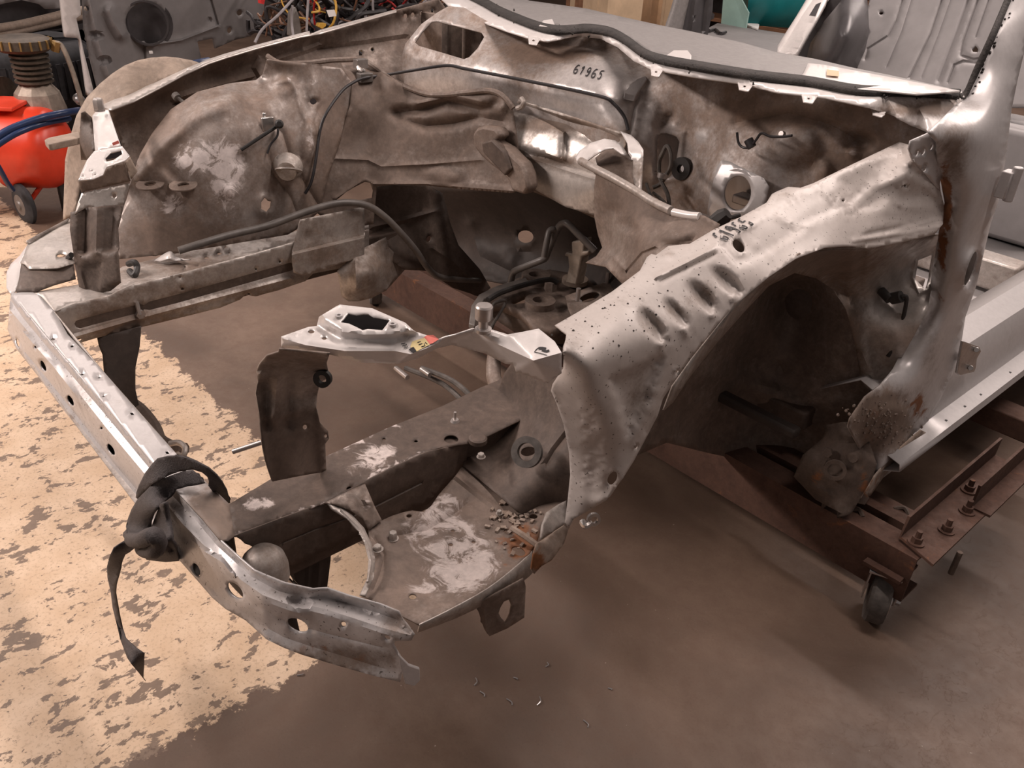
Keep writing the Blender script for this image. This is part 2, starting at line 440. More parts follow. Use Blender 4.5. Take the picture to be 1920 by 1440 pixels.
    for (kind, u, v, ru, rv, a) in stains:
        q = at.setdefault(kind, np.zeros(len(V2))); q += a*np.exp(-(((V2[:, 0]-u)/ru)**2+((V2[:, 1]-v)/rv)**2))
    o = obj(name, V3, T.tolist(), mat, parent, solid=th, smooth=ang, attrs=at, label=label)
    return o, S
def ribbon(pts, width, S, lift=.0012, k=4):
    """a flat painted or taped line on a sheet: px points, width px"""
    p = [q for q in catmull([np.array(a, float) for a in pts], k)] if k else [np.array(a, float) for a in pts]
    V = []; F = []
    for i in range(len(p)):
        d = p[min(i+1, len(p)-1)]-p[max(i-1, 0)]; d = d/(np.linalg.norm(d)+1e-9); nrm = np.array([-d[1], d[0]])*width/2
        V += [S(*(p[i]+nrm), lift), S(*(p[i]-nrm), lift)]
    F = [(2*i, 2*i+1, 2*i+3, 2*i+2) for i in range(len(p)-1)]
    return V, F

# ------------------------------------------------------------------ the place: floor and walls
def floor_mat():
    m, nt, b = newmat('painted_concrete'); g = nd(nt, 'ShaderNodeTexCoord').outputs['Object']
    sp = nd(nt, 'ShaderNodeSeparateXYZ'); nt.links.new(g, sp.inputs[0]); X, Y = sp.outputs[0], sp.outputs[1]
    wob = val(nt, 'MULTIPLY', val(nt, 'SUBTRACT', noise(nt, g, 16, 8, .7), .5), .16)
    # painted part: x < .26 and y < .5
    dx = val(nt, 'SUBTRACT', .262, val(nt, 'ADD', X, wob)); dy = val(nt, 'SUBTRACT', .50, val(nt, 'ADD', Y, wob))
    paint = ramp(nt, val(nt, 'MINIMUM', dx, dy), -.004, .004)
    far = ramp(nt, X, -1.55, -1.35)
    # worn spots in the paint
    w1 = noise(nt, g, 22, 9, .66, .4, (1.0, .62, 1)); w2 = noise(nt, g, 55, 6, .6, .2, (1, .7, 1)); w3 = noise(nt, g, 5, 3, .5)
    wear = val(nt, 'ADD', val(nt, 'ADD', val(nt, 'MULTIPLY', w1, .62), val(nt, 'MULTIPLY', w2, .25)), val(nt, 'MULTIPLY', w3, .16))
    worn = val(nt, 'MAXIMUM', ramp(nt, wear, .556, .568), ramp(nt, noise(nt, g, 70, 7, .7, .3, (1, .7, 1)), .625, .64))
    tint = noise(nt, g, 9, 6, .6)
    pc = mixc(nt, ramp(nt, tint, .3, .7), (.56, .40, .265), (.68, .515, .37))
    pc = mixc(nt, val(nt, 'MULTIPLY', ramp(nt, noise(nt, g, 130, 4, .7), .50, .66), .45), pc, (.30, .20, .13))
    bare = mixc(nt, noise(nt, g, 60, 6, .7), (.135, .095, .068), (.26, .185, .135))
    c1 = mixc(nt, worn, pc, bare)
    # bare concrete
    n1 = noise(nt, g, 2.2, 6, .6, .5); n2 = noise(nt, g, 26, 8, .7); n3 = noise(nt, g, 220, 3, .6)
    bc = mixc(nt, ramp(nt, n1, .3, .72), (.10, .064, .045), (.19, .128, .093))
    bc = mixc(nt, val(nt, 'MULTIPLY', ramp(nt, n2, .35, .75), .5), bc, (.12, .070, .048))
    bc = mixc(nt, val(nt, 'MULTIPLY', ramp(nt, n3, .5, .75), .22), bc, (.05, .035, .03))
    bc = mixc(nt, val(nt, 'MULTIPLY', ramp(nt, noise(nt, g, 90, 2, .5), .76, .80), .6), bc, (.55, .48, .42))
    nt.links.new(mixc(nt, paint, bc, c1), b.inputs['Base Color'])
    nt.links.new(val(nt, 'ADD', .42, val(nt, 'MULTIPLY', n2, .3)), b.inputs['Roughness'])
    bp = nd(nt, 'ShaderNodeBump'); bp.inputs['Strength'].default_value = .25; bp.inputs['Distance'].default_value = .004
    nt.links.new(val(nt, 'SUBTRACT', val(nt, 'MULTIPLY', n2, .4), val(nt, 'MULTIPLY', worn, .5)), bp.inputs['Height']); nt.links.new(bp.outputs[0], b.inputs['Normal'])
floor_mat()
struct(obj('floor', *box((-2.5, 6, -.05), (18, 20, .1)), 'painted_concrete', smooth=0))
struct(obj('wall_left', *box((-8.6, 6, 1.6), (.2, 20, 3.4)), 'wall_paint', smooth=0))
struct(obj('wall_back', *box((-2.5, 13, 1.6), (12, .2, 3.4)), 'wall_paint', smooth=0))

# ------------------------------------------------------------------ the stripped car body
car = thing('car_body_shell', 'stripped silver car body, dirty open engine bay without fenders or engine', 'car body', (0, .6, 0))
def yfront(x):
    return float(np.interp(abs(x), [0, .43, .50, .56, .60, .615, .664, .70, .734, .8], [.005, .003, .009, .021, .040, .058, .088, .105, .129, .16]))
front = lambda x, y, z: y-yfront(x)

# --- front crossbeam
C1 = [(20, 550), (50, 587), (100, 647), (140, 693), (200, 763), (277, 857), (330, 920), (377, 970), (413, 1013), (450, 1047), (477, 1070), (533, 1093), (587, 1105), (613, 1103), (653, 1117), (713, 1133), (747, 1147)]
C2 = [(8, 566), (20, 587), (67, 643), (100, 680), (147, 740), (200, 807), (267, 887), (307, 943), (343, 987), (383, 1027), (420, 1050), (450, 1090), (493, 1120), (547, 1140), (560, 1143), (585, 1140), (613, 1147), (663, 1163), (713, 1180), (757, 1192), (777, 1196)]
C3 = [(22, 625), (40, 652), (75, 694), (142, 777), (208, 862), (262, 925), (320, 1012), (357, 1057), (383, 1087), (413, 1117), (440, 1140), (470, 1158), (500, 1177), (533, 1195), (583, 1212), (650, 1232), (733, 1258), (752, 1266)]
C4 = [(14, 618), (30, 653), (67, 700), (117, 766), (167, 829), (200, 870), (253, 934), (335, 1049), (373, 1092), (397, 1120), (423, 1142), (460, 1163), (500, 1199), (533, 1215), (567, 1228), (633, 1248), (700, 1267), (750, 1279)]
C1f = [(u-7, v+9) for u, v in C1[:9]]+[(443, 1056), (470, 1080), (522, 1108), (572, 1121), (607, 1119), (648, 1131), (705, 1148), (745, 1162)]
C1f[0] = (15, 556)
bp_top = [(20, 550), (40, 548), (62, 548), (76, 555), (102, 583), (127, 627), (200, 703), (263, 777), (333, 853), (385, 905), (430, 945), (440, 1004), (427, 1012), (413, 1013), (377, 970), (330, 920), (277, 857), (200, 763), (140, 693), (100, 647), (50, 587)]
crossbeam, S_ = sheet('front_crossbeam', C1+[(752, 1158), (777, 1190), (771, 1201), (741, 1202), (738, 1210), (749, 1229), (758, 1247), (752, 1266)]+C4[::-1],
    [row('z', (.552, .548), *C1), row('z', (.534, .528), *C1f), row('z', .5275, *[(u, v-4) for u, v in C2]), [(u-1, v+6, 'y', front) for u, v in C2[:-1]], row('z', .458, *C3), row('z', .447, *C4)],
    'silver_worn', car, mode='lin', step=7, th=.002, ang=28,
    holes=[ell(33, 643, 8, 3, 72), ell(81, 686, 11, 4, 65), ell(132, 751, 11, 4.5, 62), ell(208, 843, 12, 5, 60), ell(368, 1068, 13, 6, 66), ell(441, 1107, 19, 10, 47), ell(558, 1172, 21, 11, 24), ell(644, 1171, 5), ell(726, 1196, 6, 4, 20), ell(66, 651, 3, 2, 60), ell(190, 803, 2.4, 2.4)],
    bumps=[(441, 1107, 40, 22, 47, -.006), (558, 1172, 42, 22, 24, -.007), (562, 1128, 26, 14, 10, -.012), (665, 1138, 60, 7, 22, -.007)],
    ridges=[([(470, 1130), (540, 1168), (620, 1190), (720, 1215)], 3, -.0025), ([(300, 955), (340, 1003), (400, 1050)], 3, -.002), ([(110, 720), (180, 806), (240, 880)], 5, -.002)],
    stains=[('rust', 690, 1235, 70, 22, .30), ('rust', 600, 1215, 50, 14, .25), ('rust', 650, 1200, 40, 10, .16), ('dirt', 640, 1235, 120, 30, .3), ('dirt', 320, 940, 40, 40, .22), ('dirt', 745, 1170, 40, 30, .3), ('dirt', 545, 1110, 40, 20, .15)])
obj('beam_end_tab', *extr([P(u, v, x=.735) for u, v in [(747, 1228), (767, 1248), (787, 1255), (788, 1276), (777, 1287), (760, 1283), (752, 1255)]], (-.004, .002, 0)), 'silver', car, bevel=.001)
beamtop, S_bt = sheet('beam_top_plate', bp_top, [[(20, 550, 'z', .552), (76, 555, 'z', .552), (102, 583, 'z', .55), (430, 945, 'z', .55), (440, 1004, 'z', .55), (200, 763, 'z', .552)]], 'silver', car, step=11,
    holes=[ell(99, 636, 4, 2.4), ell(135, 649, 3, 2.2), ell(154, 702, 3.2, 1.5), ell(186, 708, 2.6, 1.4), ell(194, 743, 3, 1.3), [(243, 773), (249, 773), (252, 778), (246, 778)], [(309, 846), (315, 846), (318, 851), (312, 851)]],
    stains=[('dirt', 290, 800, 30, 40, .08), ('dirt', 400, 970, 60, 60, .55), ('dirt', 230, 800, 20, 40, .12)])
# rear wall and underside close the beam into a box
rear = [P(u, v, z=.55) for u, v in [(76, 555), (102, 583), (200, 703), (333, 853), (430, 945)]]
obj('beam_rear_wall', *loft([rear, [p-np.array([0, 0, .10]) for p in rear], [p+np.array([0, -.06, -.10]) for p in rear]]), 'silver_dusty', car, solid=.002)
xs_ = np.r_[np.linspace(-.46, .45, 12), .50, .54, .58]
obj('beam_inner_wall', *loft([[(x, yfront(x)+.020, .520) for x in xs_], [(x, yfront(x)+.026, .452) for x in xs_]]), 'grime_black', car, solid=.002)
sheet('beam_end_return', [(20, 551), (12, 540), (12, 512), (20, 495), (37, 479), (52, 458), (50, 470), (41, 492), (40, 510), (38, 525), (28, 547)], [[(20, 550, 'z', .552), (12, 512, 'x', -.66), (37, 479, 'x', -.72), (52, 458, 'x', -.76), (28, 547, 'z', .552)]], 'white_paint', car, step=6)

# --- near rail, headlight floor, radiator side panel
rail, S_rail = sheet('chassis_rail', [(430, 945), (510, 897), (610, 856), (730, 801), (830, 761), (900, 727), (990, 690), (1060, 690), (1060, 750), (960, 795), (905, 822), (880, 831), (860, 834), (800, 848), (735, 877), (683, 904), (607, 943), (520, 975), (440, 1005)],
    [[(430, 945, 'z', .55), (610, 856, 'z', .55), (990, 690, 'z', .55), (440, 1005, 'z', .55), (860, 834, 'z', .55), (640, 910, 'z', .55), (1060, 750, 'z', .55)]], 'grime_dark', car, step=10,
    holes=[ell(846, 823, 14, 8), ell(720, 823, 3.4, 2.4), ell(780, 827, 4, 2.4), ell(654, 915, 5, 3.4, -20)],
    bumps=[(846, 823, 26, 16, 0, .006), (715, 862, 18, 8, -25, .004)], stains=[('chalk', u, v, 7, 2.6, .42) for a_, b_ in (((445, 1002), (605, 942)), ((615, 853), (735, 798)), ((740, 873), (800, 846)), ((690, 900), (735, 878))) for t_ in np.linspace(0, 1, 9) for u, v in [(a_[0]+(b_[0]-a_[0])*t_, a_[1]+(b_[1]-a_[1])*t_)]]+[('chalk', 620, 900, 190, 60, .13), ('chalk', 700, 855, 40, 24, .36), ('chalk', 718, 845, 22, 12, .18), ('chalk', 470, 945, 20, 12, .5), ('chalk', 500, 943, 14, 10, .45), ('chalk', 745, 803, 16, 6, .34), ('dirt', 560, 910, 60, 30, .2), ('chalk', 440, 1000, 40, 14, .18)])
def railbox(xs, y0, y1, z0, z1, nm, mt, par):
    return obj(nm, *box(((xs[0]+xs[1])/2, (y0+y1)/2, (z0+z1)/2), (abs(xs[1]-xs[0]), y1-y0, z1-z0)), mt, par, bevel=.004, smooth=0)
sheet('rail_outer_wall', [(440, 1005), (520, 975), (607, 943), (683, 904), (735, 877), (800, 848), (860, 834), (882, 832), (870, 880), (800, 945), (700, 990), (620, 1027), (548, 1062), (505, 1045)],
    [[(440, 1005, 'x', .464), (607, 943, 'x', .466), (860, 834, 'x', .467), (700, 990, 'x', .468), (548, 1062, 'x', .468)]], 'grime_dark', car, step=12,
    ridges=[([(530, 1017), (590, 992), (640, 975), (700, 950), (790, 905)], 2.2, -.004)], stains=[('dirt', 640, 950, 40, 18, .2)])
railbox((.382, .462), .09, .95, .44, .545, 'rail_inner_box', 'grime_dark', car)
# rounded mounting pad at the rail end
obj('rail_end_pad', *lathe(P(474, 1040, z=.535)+np.array([0, .014, -.079]), (0, 0, 1), [(.03, .032), (.05, .032), (.066, .028), (.076, .019), (.079, .007)], 26), 'silver_dusty', car, smooth=60)
obj('rail_flap', *extr([P(u, v, y=.115) for u, v in [(514, 1054), (520, 1060), (562, 1102), (553, 1104), (527, 1086), (519, 1066)]], (.002, -.003, 0)), 'silver_dusty', car)

hl, S_hl = sheet('headlight_floor', [(787, 1171), (847, 1141), (913, 1104), (960, 1068), (993, 1038), (1006, 1020), (1014, 985), (1062, 945), (1070, 910), (1000, 890), (930, 880), (868, 872), (853, 893), (823, 927), (808, 949), (794, 960), (773, 957), (757, 960), (735, 967), (713, 977), (690, 993), (694, 1020), (701, 1047), (697, 1080), (681, 1116), (747, 1151)],
    [[(787, 1171, 'z', .497), (913, 1104, 'z', .497), (1000, 1030, 'z', .5), (690, 993, 'z', .505), (681, 1116, 'z', .497), (760, 960, 'z', .51), (850, 895, 'z', .505), (960, 960, 'z', .495), (870, 1000, 'z', .488), (800, 1060, 'z', .487), (1065, 940, 'z', .51)]], 'grime', car, step=9,
    holes=[ell(767, 967, 5.5, 3.6), ell(774, 1118, 7.5, 5.6), ell(849, 995, 4.4, 3), ell(845, 1021, 4.6, 3.2), ell(888, 1016, 4, 3), ell(972, 1033, 14, 8, 25), ell(951, 997, 7, 4, 20), ell(1000, 968, 8, 5)],
    bumps=[(774, 1117, 26, 20, 0, .006), (767, 967, 24, 15, -15, .006), (850, 1010, 50, 34, 0, .004)],
    ridges=[([(740, 1005), (800, 995), (850, 965), (880, 940)], 7, -.007), ([(700, 1010), (720, 1040), (712, 1075), (700, 1105)], 4, -.004), ([(855, 893), (895, 925), (935, 955)], 4.5, .007)],
    stains=[('chalk', 850, 1040, 120, 75, .17), ('chalk', 850, 1015, 64, 34, .30), ('chalk', 800, 985, 60, 24, .2), ('chalk', 870, 1085, 64, 34, .33), ('chalk', 780, 1110, 40, 24, .16), ('chalk', 830, 945, 44, 24, .34), ('rust', 965, 1020, 60, 44, .30), ('rust', 985, 1010, 34, 34, .3), ('chalk', 905, 1060, 30, 18, .22), ('dirt', 745, 1070, 40, 60, .28), ('dirt', 960, 950, 60, 40, .3)])
# front lip along the outer edge, with a rusty torn end
lipA = [(787, 1171), (847, 1141), (913, 1104), (960, 1068), (993, 1038), (1006, 1020)]
lipB = [(783, 1185), (850, 1160), (905, 1134), (962, 1102), (992, 1080), (1003, 1066)]
obj('floor_lip', *loft([[P(u, v, z=.499) for u, v in lipA], [P(*b, z=.47) for b in lipB]], k=3), 'silver_dusty', car, solid=.002, off=0)
sheet('torn_rust_flange', [(1006, 1020), (1030, 1003), (1058, 985), (1066, 992), (1058, 1018), (1035, 1050), (1015, 1062), (1002, 1076), (996, 1068), (1000, 1040)], [[(1006, 1020, 'x', .712), (1058, 985, 'x', .70), (1058, 1018, 'x', .715), (1002, 1076, 'x', .725), (1030, 1035, 'x', .722)]], 'rust_crust', car, step=7, bumps=[(1035, 1020, 20, 20, 0, .006)], stains=[('rust', 1020, 1055, 30, 16, .3), ('rust', 1003, 1050, 10, 30, .25)])
sheet('flange_return', [(1016, 985), (1025, 960), (1046, 946), (1062, 938), (1062, 980), (1040, 996), (1014, 1012)], [[(1016, 985, 'x', .69), (1046, 946, 'x', .665), (1062, 980, 'x', .69), (1014, 1012, 'x', .705)]], 'silver_dusty', car, step=7)
obj('rust_strut', *tube([P(960, 990, z=.505), P(985, 1006, z=.512), P(1007, 1022, z=.507)], .0045, 6, smooth=False), 'rust_crust', car)
# hanging bracket with a torn hole
sheet('lower_tab', [(893, 1135), (900, 1130), (945, 1105), (982, 1085), (986, 1100), (983, 1158), (952, 1178), (918, 1193), (908, 1180)], [[(893, 1135, 'x', .70), (908, 1180, 'x', .70), (983, 1158, 'x', .715), (982, 1085, 'x', .715), (930, 1120, 'x', .712)]], 'grime', car, step=7, holes=[[(938, 1140), (945, 1128), (955, 1124), (959, 1136), (956, 1152), (948, 1168), (940, 1160), (935, 1150)]], ridges=[([(908, 1140), (912, 1190)], 3, .003)])
obj('tow_eyelet', *cat(ring(P(1112, 972, x=.70), (.8, -.5, .2), .0105, .006, .006), tube([P(1107, 980, x=.70), P(1098, 986, x=.70), P(1092, 978, x=.69)], .0055, 8)), 'bare_steel', car)
# web joining rail and headlight floor
sheet('floor_web', [(607, 943), (650, 922), (683, 904), (691, 922), (703, 950), (716, 975), (692, 994), (680, 972), (655, 955), (628, 946)], [[(607, 943, 'z', .551), (683, 904, 'z', .551), (691, 922, 'z', .545), (716, 975, 'z', .512), (692, 994, 'z', .508), (655, 955, 'z', .535)]], 'grime', car, step=7, bumps=[(690, 940, 12, 12, 0, .006)], stains=[('chalk', 688, 945, 14, 16, .35)])
sheet('curved_flange', [(612, 940), (632, 942), (660, 965), (683, 990), (697, 1020), (704, 1050), (701, 1082), (686, 1118), (675, 1115), (688, 1085), (691, 1050), (684, 1020), (672, 996), (650, 972), (622, 953)], [[(612, 940, 'z', .55), (650, 965, 'z', .53), (690, 1020, 'z', .512), (697, 1060, 'z', .508), (682, 1116, 'z', .503)]], 'silver_dusty', car, step=6, smooth_out=0, ridges=[([(640, 956), (672, 988), (690, 1022), (696, 1055), (690, 1090)], 3, .004)], stains=[('chalk', 655, 970, 30, 20, .3)])
# bolts and studs on the floor and the rail
for (u, v, zz, r, h, wz) in [(737, 1011, .50, .0065, .011, 1.3), (708, 1030, .508, .006, .006, 1.4), (902, 857, .552, .0055, .006, 1.3), (936, 963, .50, .004, .005, 1.3)]:
    bolt(P(u, v, z=zz-.002), (0, 0, 1), r, h, 'weld_nut', 'silver_dusty', car, wz)
obj('rail_stud', *cat(cyl(P(853, 790, z=.55), P(853, 790, z=.55)+np.array([0, 0, .018]), .0024, 10), lathe(P(853, 790, z=.55), (0, 0, 1), [(0, .008), (.004, .006)], 14)), 'galv_bolt', car)
obj('rail_cap', *lathe(P(896, 828, z=.55), (0, 0, 1), [(0, .015), (.007, .015), (.009, .012)], 22), 'grime_dark', car, smooth=30)

# near radiator side panel standing on the rail
panel_S = sheet('radiator_side_panel', [(523, 655), (618, 664), (612, 682), (617, 708), (600, 717), (595, 740), (593, 765), (600, 793), (615, 808), (617, 822), (610, 832), (612, 884), (560, 893), (511, 903), (498, 863), (491, 828), (489, 788), (480, 738), (484, 715), (480, 696), (487, 683), (500, 668), (522, 661)],
    [row('x', (.43, .43, .40), (511, 903), (560, 893), (612, 884)), row('x', (.425, .43, .435), (489, 788), (540, 780), (596, 775)), row('x', (.43, .455, .47), (484, 700), (545, 690), (612, 690)), row('z', (.825, .83), (523, 655), (618, 664))], 'grime', car, step=7,
    holes=[ell(572, 801, 4.2, 4.6), ell(611, 818, 3, 3.4)],
    ridges=[([(520, 712), (513, 790)], 9, .010), ([(545, 720), (542, 800)], 8, -.008), ([(497, 715), (500, 800)], 7, -.007)], plates=[([(495, 790), (592, 770), (600, 890), (510, 905)], -.008, 8)],
    bumps=[(490, 705, 14, 14, 0, .012), (612, 708, 10, 10, 0, -.01)], stains=[('dirt', 550, 850, 60, 50, .5), ('dirt', 545, 730, 60, 50, -.22), ('chalk', 490, 705, 16, 12, .16)])
obj('radiator_pin', *cyl(P(492, 829, x=.425), P(437, 847, x=.40), .0035, 10), 'galv_bolt', car)
obj('panel_grommet', *ring(P(607, 708, x=.46), (.6, -.7, .2), .012, .006, .008), 'rubber_black', car)

# --- near upper headlight bracket
UB_in = [(527, 631), (578, 613), (594, 611), (598, 594), (629, 575), (637, 571), (698, 578), (760, 605), (777, 621), (823, 636), (854, 629), (892, 615), (923, 618), (952, 627), (980, 622), (1010, 616), (1040, 640), (1053, 661)]
UB_cr = [(527, 634), (573, 647), (647, 658), (740, 658), (770, 664), (800, 653), (847, 631), (880, 629), (930, 644), (1000, 676), (1053, 661)]
UB_bot = [(527, 650), (597, 660), (640, 670), (680, 680), (747, 682), (780, 674), (820, 653), (847, 647), (910, 663), (947, 682), (963, 684), (967, 697), (1027, 718), (1053, 700)]
zin = [.83, .832, .833, .842, .848, .85, .852, .85, .845, .846, .856, .862, .864, .862, .862, .862, .862, .86]
ub, S_ub = sheet('headlight_upper_bracket', UB_in+[(1053, 700)]+UB_bot[::-1][1:], [[(u, v, 'z', z) for (u, v), z in zip(UB_in[:-1], zin)], row('z', [.828, .828, .828, .829, .831, .837, .847, .850, .852, .853, .86], *UB_cr), row('z', [.815, .812, .808, .802, .797, .800, .808, .826, .826, .822, .825, .815, .81, .83], *UB_bot)], 'white_paint', car, mode='lin', step=6, th=.002, ang=45,
    holes=[[(638, 604), (653, 587), (668, 590), (680, 588), (690, 588), (700, 594), (712, 596), (731, 600), (724, 610), (717, 619), (690, 617), (680, 619), (668, 613), (655, 607)], ell(583.5, 621.5, 6.2, 3.6), ell(608, 634, 5, 3), ell(554, 629, 0.1, .1)],
    plates=[([(598, 590), (640, 565), (700, 572), (765, 602), (779, 622), (735, 631), (682, 632), (640, 626), (606, 606)], .022, 9)],
    bumps=[(554, 629, 10, 5, 0, -.003), (636, 594, 8, 5, 0, -.002), (740, 611, 8, 5, 0, -.002)],
    ridges=[([(580, 640), (640, 650), (735, 652)], 4, .003), ([(860, 625), (900, 622), (940, 635)], 8, .004)],
    stains=[('dirt', 620, 620, 40, 12, .22), ('dirt', 545, 626, 30, 14, .24), ('dirt', 1000, 640, 60, 20, .14), ('dirt', 760, 628, 14, 5, .3), ('dirt', 680, 640, 90, 6, .2)])
for (u, v) in ((635.5, 594.5), (736, 610.5)): obj('bracket_nut', *ring(S_ub(u, v, .001), (0, 0, 1), .005, .0025, .003, 18), 'silver', ub)
obj('hole_shade_sheet', *extr([S_ub(u, v)*0+P(u, v+6, z=.832) for u, v in [(622, 618), (646, 578), (752, 594), (736, 640), (660, 640)]], (0, 0, -.002)), 'matte_black', car)  # black sheet below the bracket hole, stands in for the shade inside
bb = P(906, 621, z=.862)
obj('hood_stop', *cat(lathe(bb, (0, 0, 1), [(0, .010), (.004, .010), (.005, .006), (.018, .006)], 20), lathe(bb+np.array([0, 0, .016]), (0, 0, 1), [(0, .0095), (.002, .0105), (.016, .0105), (.018, .009)], 24)), 'galv_bolt', car, smooth=35)
# stickers and the marker doodle
def patch(name, poly, S, mat, par, lift=.001): return obj(name, [S(u, v, lift) for u, v in poly], [tuple(range(len(poly)))], mat, par, smooth=0)
patch('yellow_sticker', [(769, 650), (773, 640), (796, 633), (806, 646), (792, 653), (781, 659)], S_ub, 'sticker_yellow', ub)
patch('red_sticker', [(792, 634.5), (800, 628.5), (812, 628), (823, 636), (812, 643), (804, 646)], S_ub, 'sticker_red', ub)
patch('sticker_code', [(766, 655), (775, 650), (781, 658), (772, 661)], S_ub, 'ink', ub, .0016)
obj('sticker_print', *cat(*[ribbon(l, 1.6, S_ub, .0018, 0) for l in ([(783, 642), (789, 640)], [(785, 646), (792, 644)], [(790, 650), (797, 648), (795, 644)], [(797, 642), (801, 645)], [(752, 645), (760, 643)], [(754, 649), (763, 646)], [(757, 653), (765, 650)])]), 'ink', ub, smooth=0)
obj('marker_doodle', *cat(ribbon([(1002, 660), (1006, 655), (1012, 651), (1018, 652)], 1.6, S_ub), ribbon([(1002, 660), (1012, 662), (1026, 666)], 1.3, S_ub), ribbon([(1010, 653), (1017, 652.5), (1024, 654)], 5, S_ub, .0013, 0), ribbon([(1016, 656), (1024, 658.5), (1030, 657)], 4, S_ub, .0014, 0)), 'ink', ub, smooth=0)

# --- near upper fender rail and front pillar skirt (one pressed panel)
FI = [(1057, 660), (1062, 625), (1040, 610), (1087, 583), (1147, 547), (1200, 507), (1213, 482), (1221, 476), (1230, 478), (1253, 461), (1293, 457), (1337, 431), (1390, 406), (1437, 380), (1447, 364), (1456, 359), (1478, 350), (1501, 352), (1526, 343), (1577, 318), (1661, 278), (1686, 266), (1706, 272)]
FR = [(1083, 687), (1140, 664), (1210, 634), (1262, 610), (1310, 582), (1350, 550), (1383, 519), (1440, 493), (1507, 452), (1582, 422), (1650, 408), (1768, 388)]
FA = [(1067, 991), (1074, 974), (1110, 954), (1137, 938), (1167, 898), (1187, 867), (1210, 824), (1233, 780), (1243, 748), (1267, 711), (1293, 674), (1323, 638), (1343, 611), (1377, 574), (1407, 548), (1443, 518), (1493, 484), (1547, 464), (1600, 461), (1627, 466), (1689, 455), (1752, 440)]
FE = [(1056, 690), (1036, 720), (1033, 733), (1044, 758), (1057, 797), (1067, 850), (1069, 890), (1064, 940), (1058, 988)]
FV = [(1083, 687), (1100, 713), (1113, 757), (1127, 797), (1140, 847), (1128, 905), (1085, 962)]
zfi = lambda u: float(np.interp(u, [1040, 1147, 1221, 1293, 1390, 1526, 1686, 1706], [.856, .873, .890, .903, .919, .939, .967, .968]))
F2 = [(1072, 655), (1120, 630), (1165, 596), (1192, 556), (1230, 524), (1285, 496), (1338, 469), (1400, 437), (1450, 409), (1500, 384), (1571, 341), (1640, 308), (1700, 284)]
fen, S_fen = sheet('fender_apron', FE[::-1]+FI+[(1712, 300), (1740, 330), (1764, 360), (1770, 385), (1768, 420)]+FA[::-1],
    [[(u, v, 'z', zfi(u)) for u, v in FI], [(u, v, 'z', zfi(u-25)-.004) for u, v in F2], row('x', [.762, .762, .762, .760, .758, .756, .756, .756, .754, .752, .750, .747], *FR), row('x', [.70, .705, .725, .75]+[.772]*18, *FA), row('x', [.705, .69, .684, .684, .684, .684, .684, .686, .695], *FE), row('x', [.762, .763, .764, .763, .758, .742, .715], *FV), row('x', (.745, .745), (1712, 300), (1764, 360))],
    'silver_fender', car, mode='lins', relax=12, step=7, th=.0025, ang=70,
    holes=[ell(1148, 897, 14, 8, -62), ell(1385, 461, 14, 9, 50), ell(1192, 838, 3.4, 2.4, -60), ell(1269, 696, 3, 2, -60), ell(1581, 376, 3, 2), ell(1697, 348, 3, 2)],
    bumps=[(1224, 612, 46, 19, 52, -.017), (1268, 588, 40, 16, 50, -.013), (1318, 558, 44, 19, 48, -.017), (1364, 528, 44, 19, 40, -.016), (1125, 938, 22, 9, -20, .007), (1254, 474, 26, 13, -15, .006), (1476, 364, 26, 12, -15, .006), (1418, 460, 6, 6, 0, .003), (1400, 425, 40, 10, -28, .002)],
    plates=[([(1147, 713), (1238, 672), (1216, 745), (1178, 815), (1164, 760)], -.018, 12), ([(1575, 338), (1692, 285), (1758, 345), (1764, 374), (1650, 384), (1592, 402)], -.014, 14), ([(1452, 398), (1540, 352), (1575, 392), (1500, 425)], -.007, 8), ([(1350, 462), (1450, 402), (1505, 430), (1440, 475), (1385, 500)], -.006, 8)],
    ridges=[([(1230, 520), (1285, 494), (1338, 466)], 4, .007), ([(1238, 527), (1292, 501), (1345, 475)], 3, -.004), ([(1592, 396), (1640, 352), (1698, 328), (1740, 348), (1762, 372)], 9, .009), ([(1240, 650), (1247, 630)], 5, .006), ([(1287, 627), (1283, 615)], 5, .006), ([(1335, 593), (1338, 575)], 5, .006), ([(1374, 562), (1377, 545)], 5, .006),
            ([(1620, 440), (1690, 425), (1765, 405)], 4, -.004), ([(1600, 452), (1690, 438), (1760, 424)], 4, .005), ([(1105, 760), (1118, 850), (1108, 920)], 10, -.004)],
    stains=[('dirt', 1225, 605, 40, 34, .20), ('dirt', 1318, 552, 26, 22, .24), ('dirt', 1270, 580, 26, 18, .2), ('dirt', 1358, 520, 26, 16, .16), ('dirt', 1195, 730, 24, 60, .17), ('dirt', 1060, 640, 60, 30, .12), ('dirt', 1120, 860, 30, 80, .10), ('dirt', 1180, 560, 60, 24, .10), ('dirt', 1255, 474, 22, 10, .25), ('dirt', 1477, 364, 18, 8, .22), ('dirt', 1345, 475, 20, 12, .2)])
sheet('fender_rail_inner', [(u+6, v+8) for u, v in FI[8:]]+[(1750, 330), (1752, 400)]+[(u-10, v-10) for u, v in FA[::-1][2:-9]], [row('x', .64, *FI[8::3]), row('x', .655, (1290, 640), (1400, 520), (1550, 450), (1750, 400))], 'grime_dark', car, step=22, th=.002)
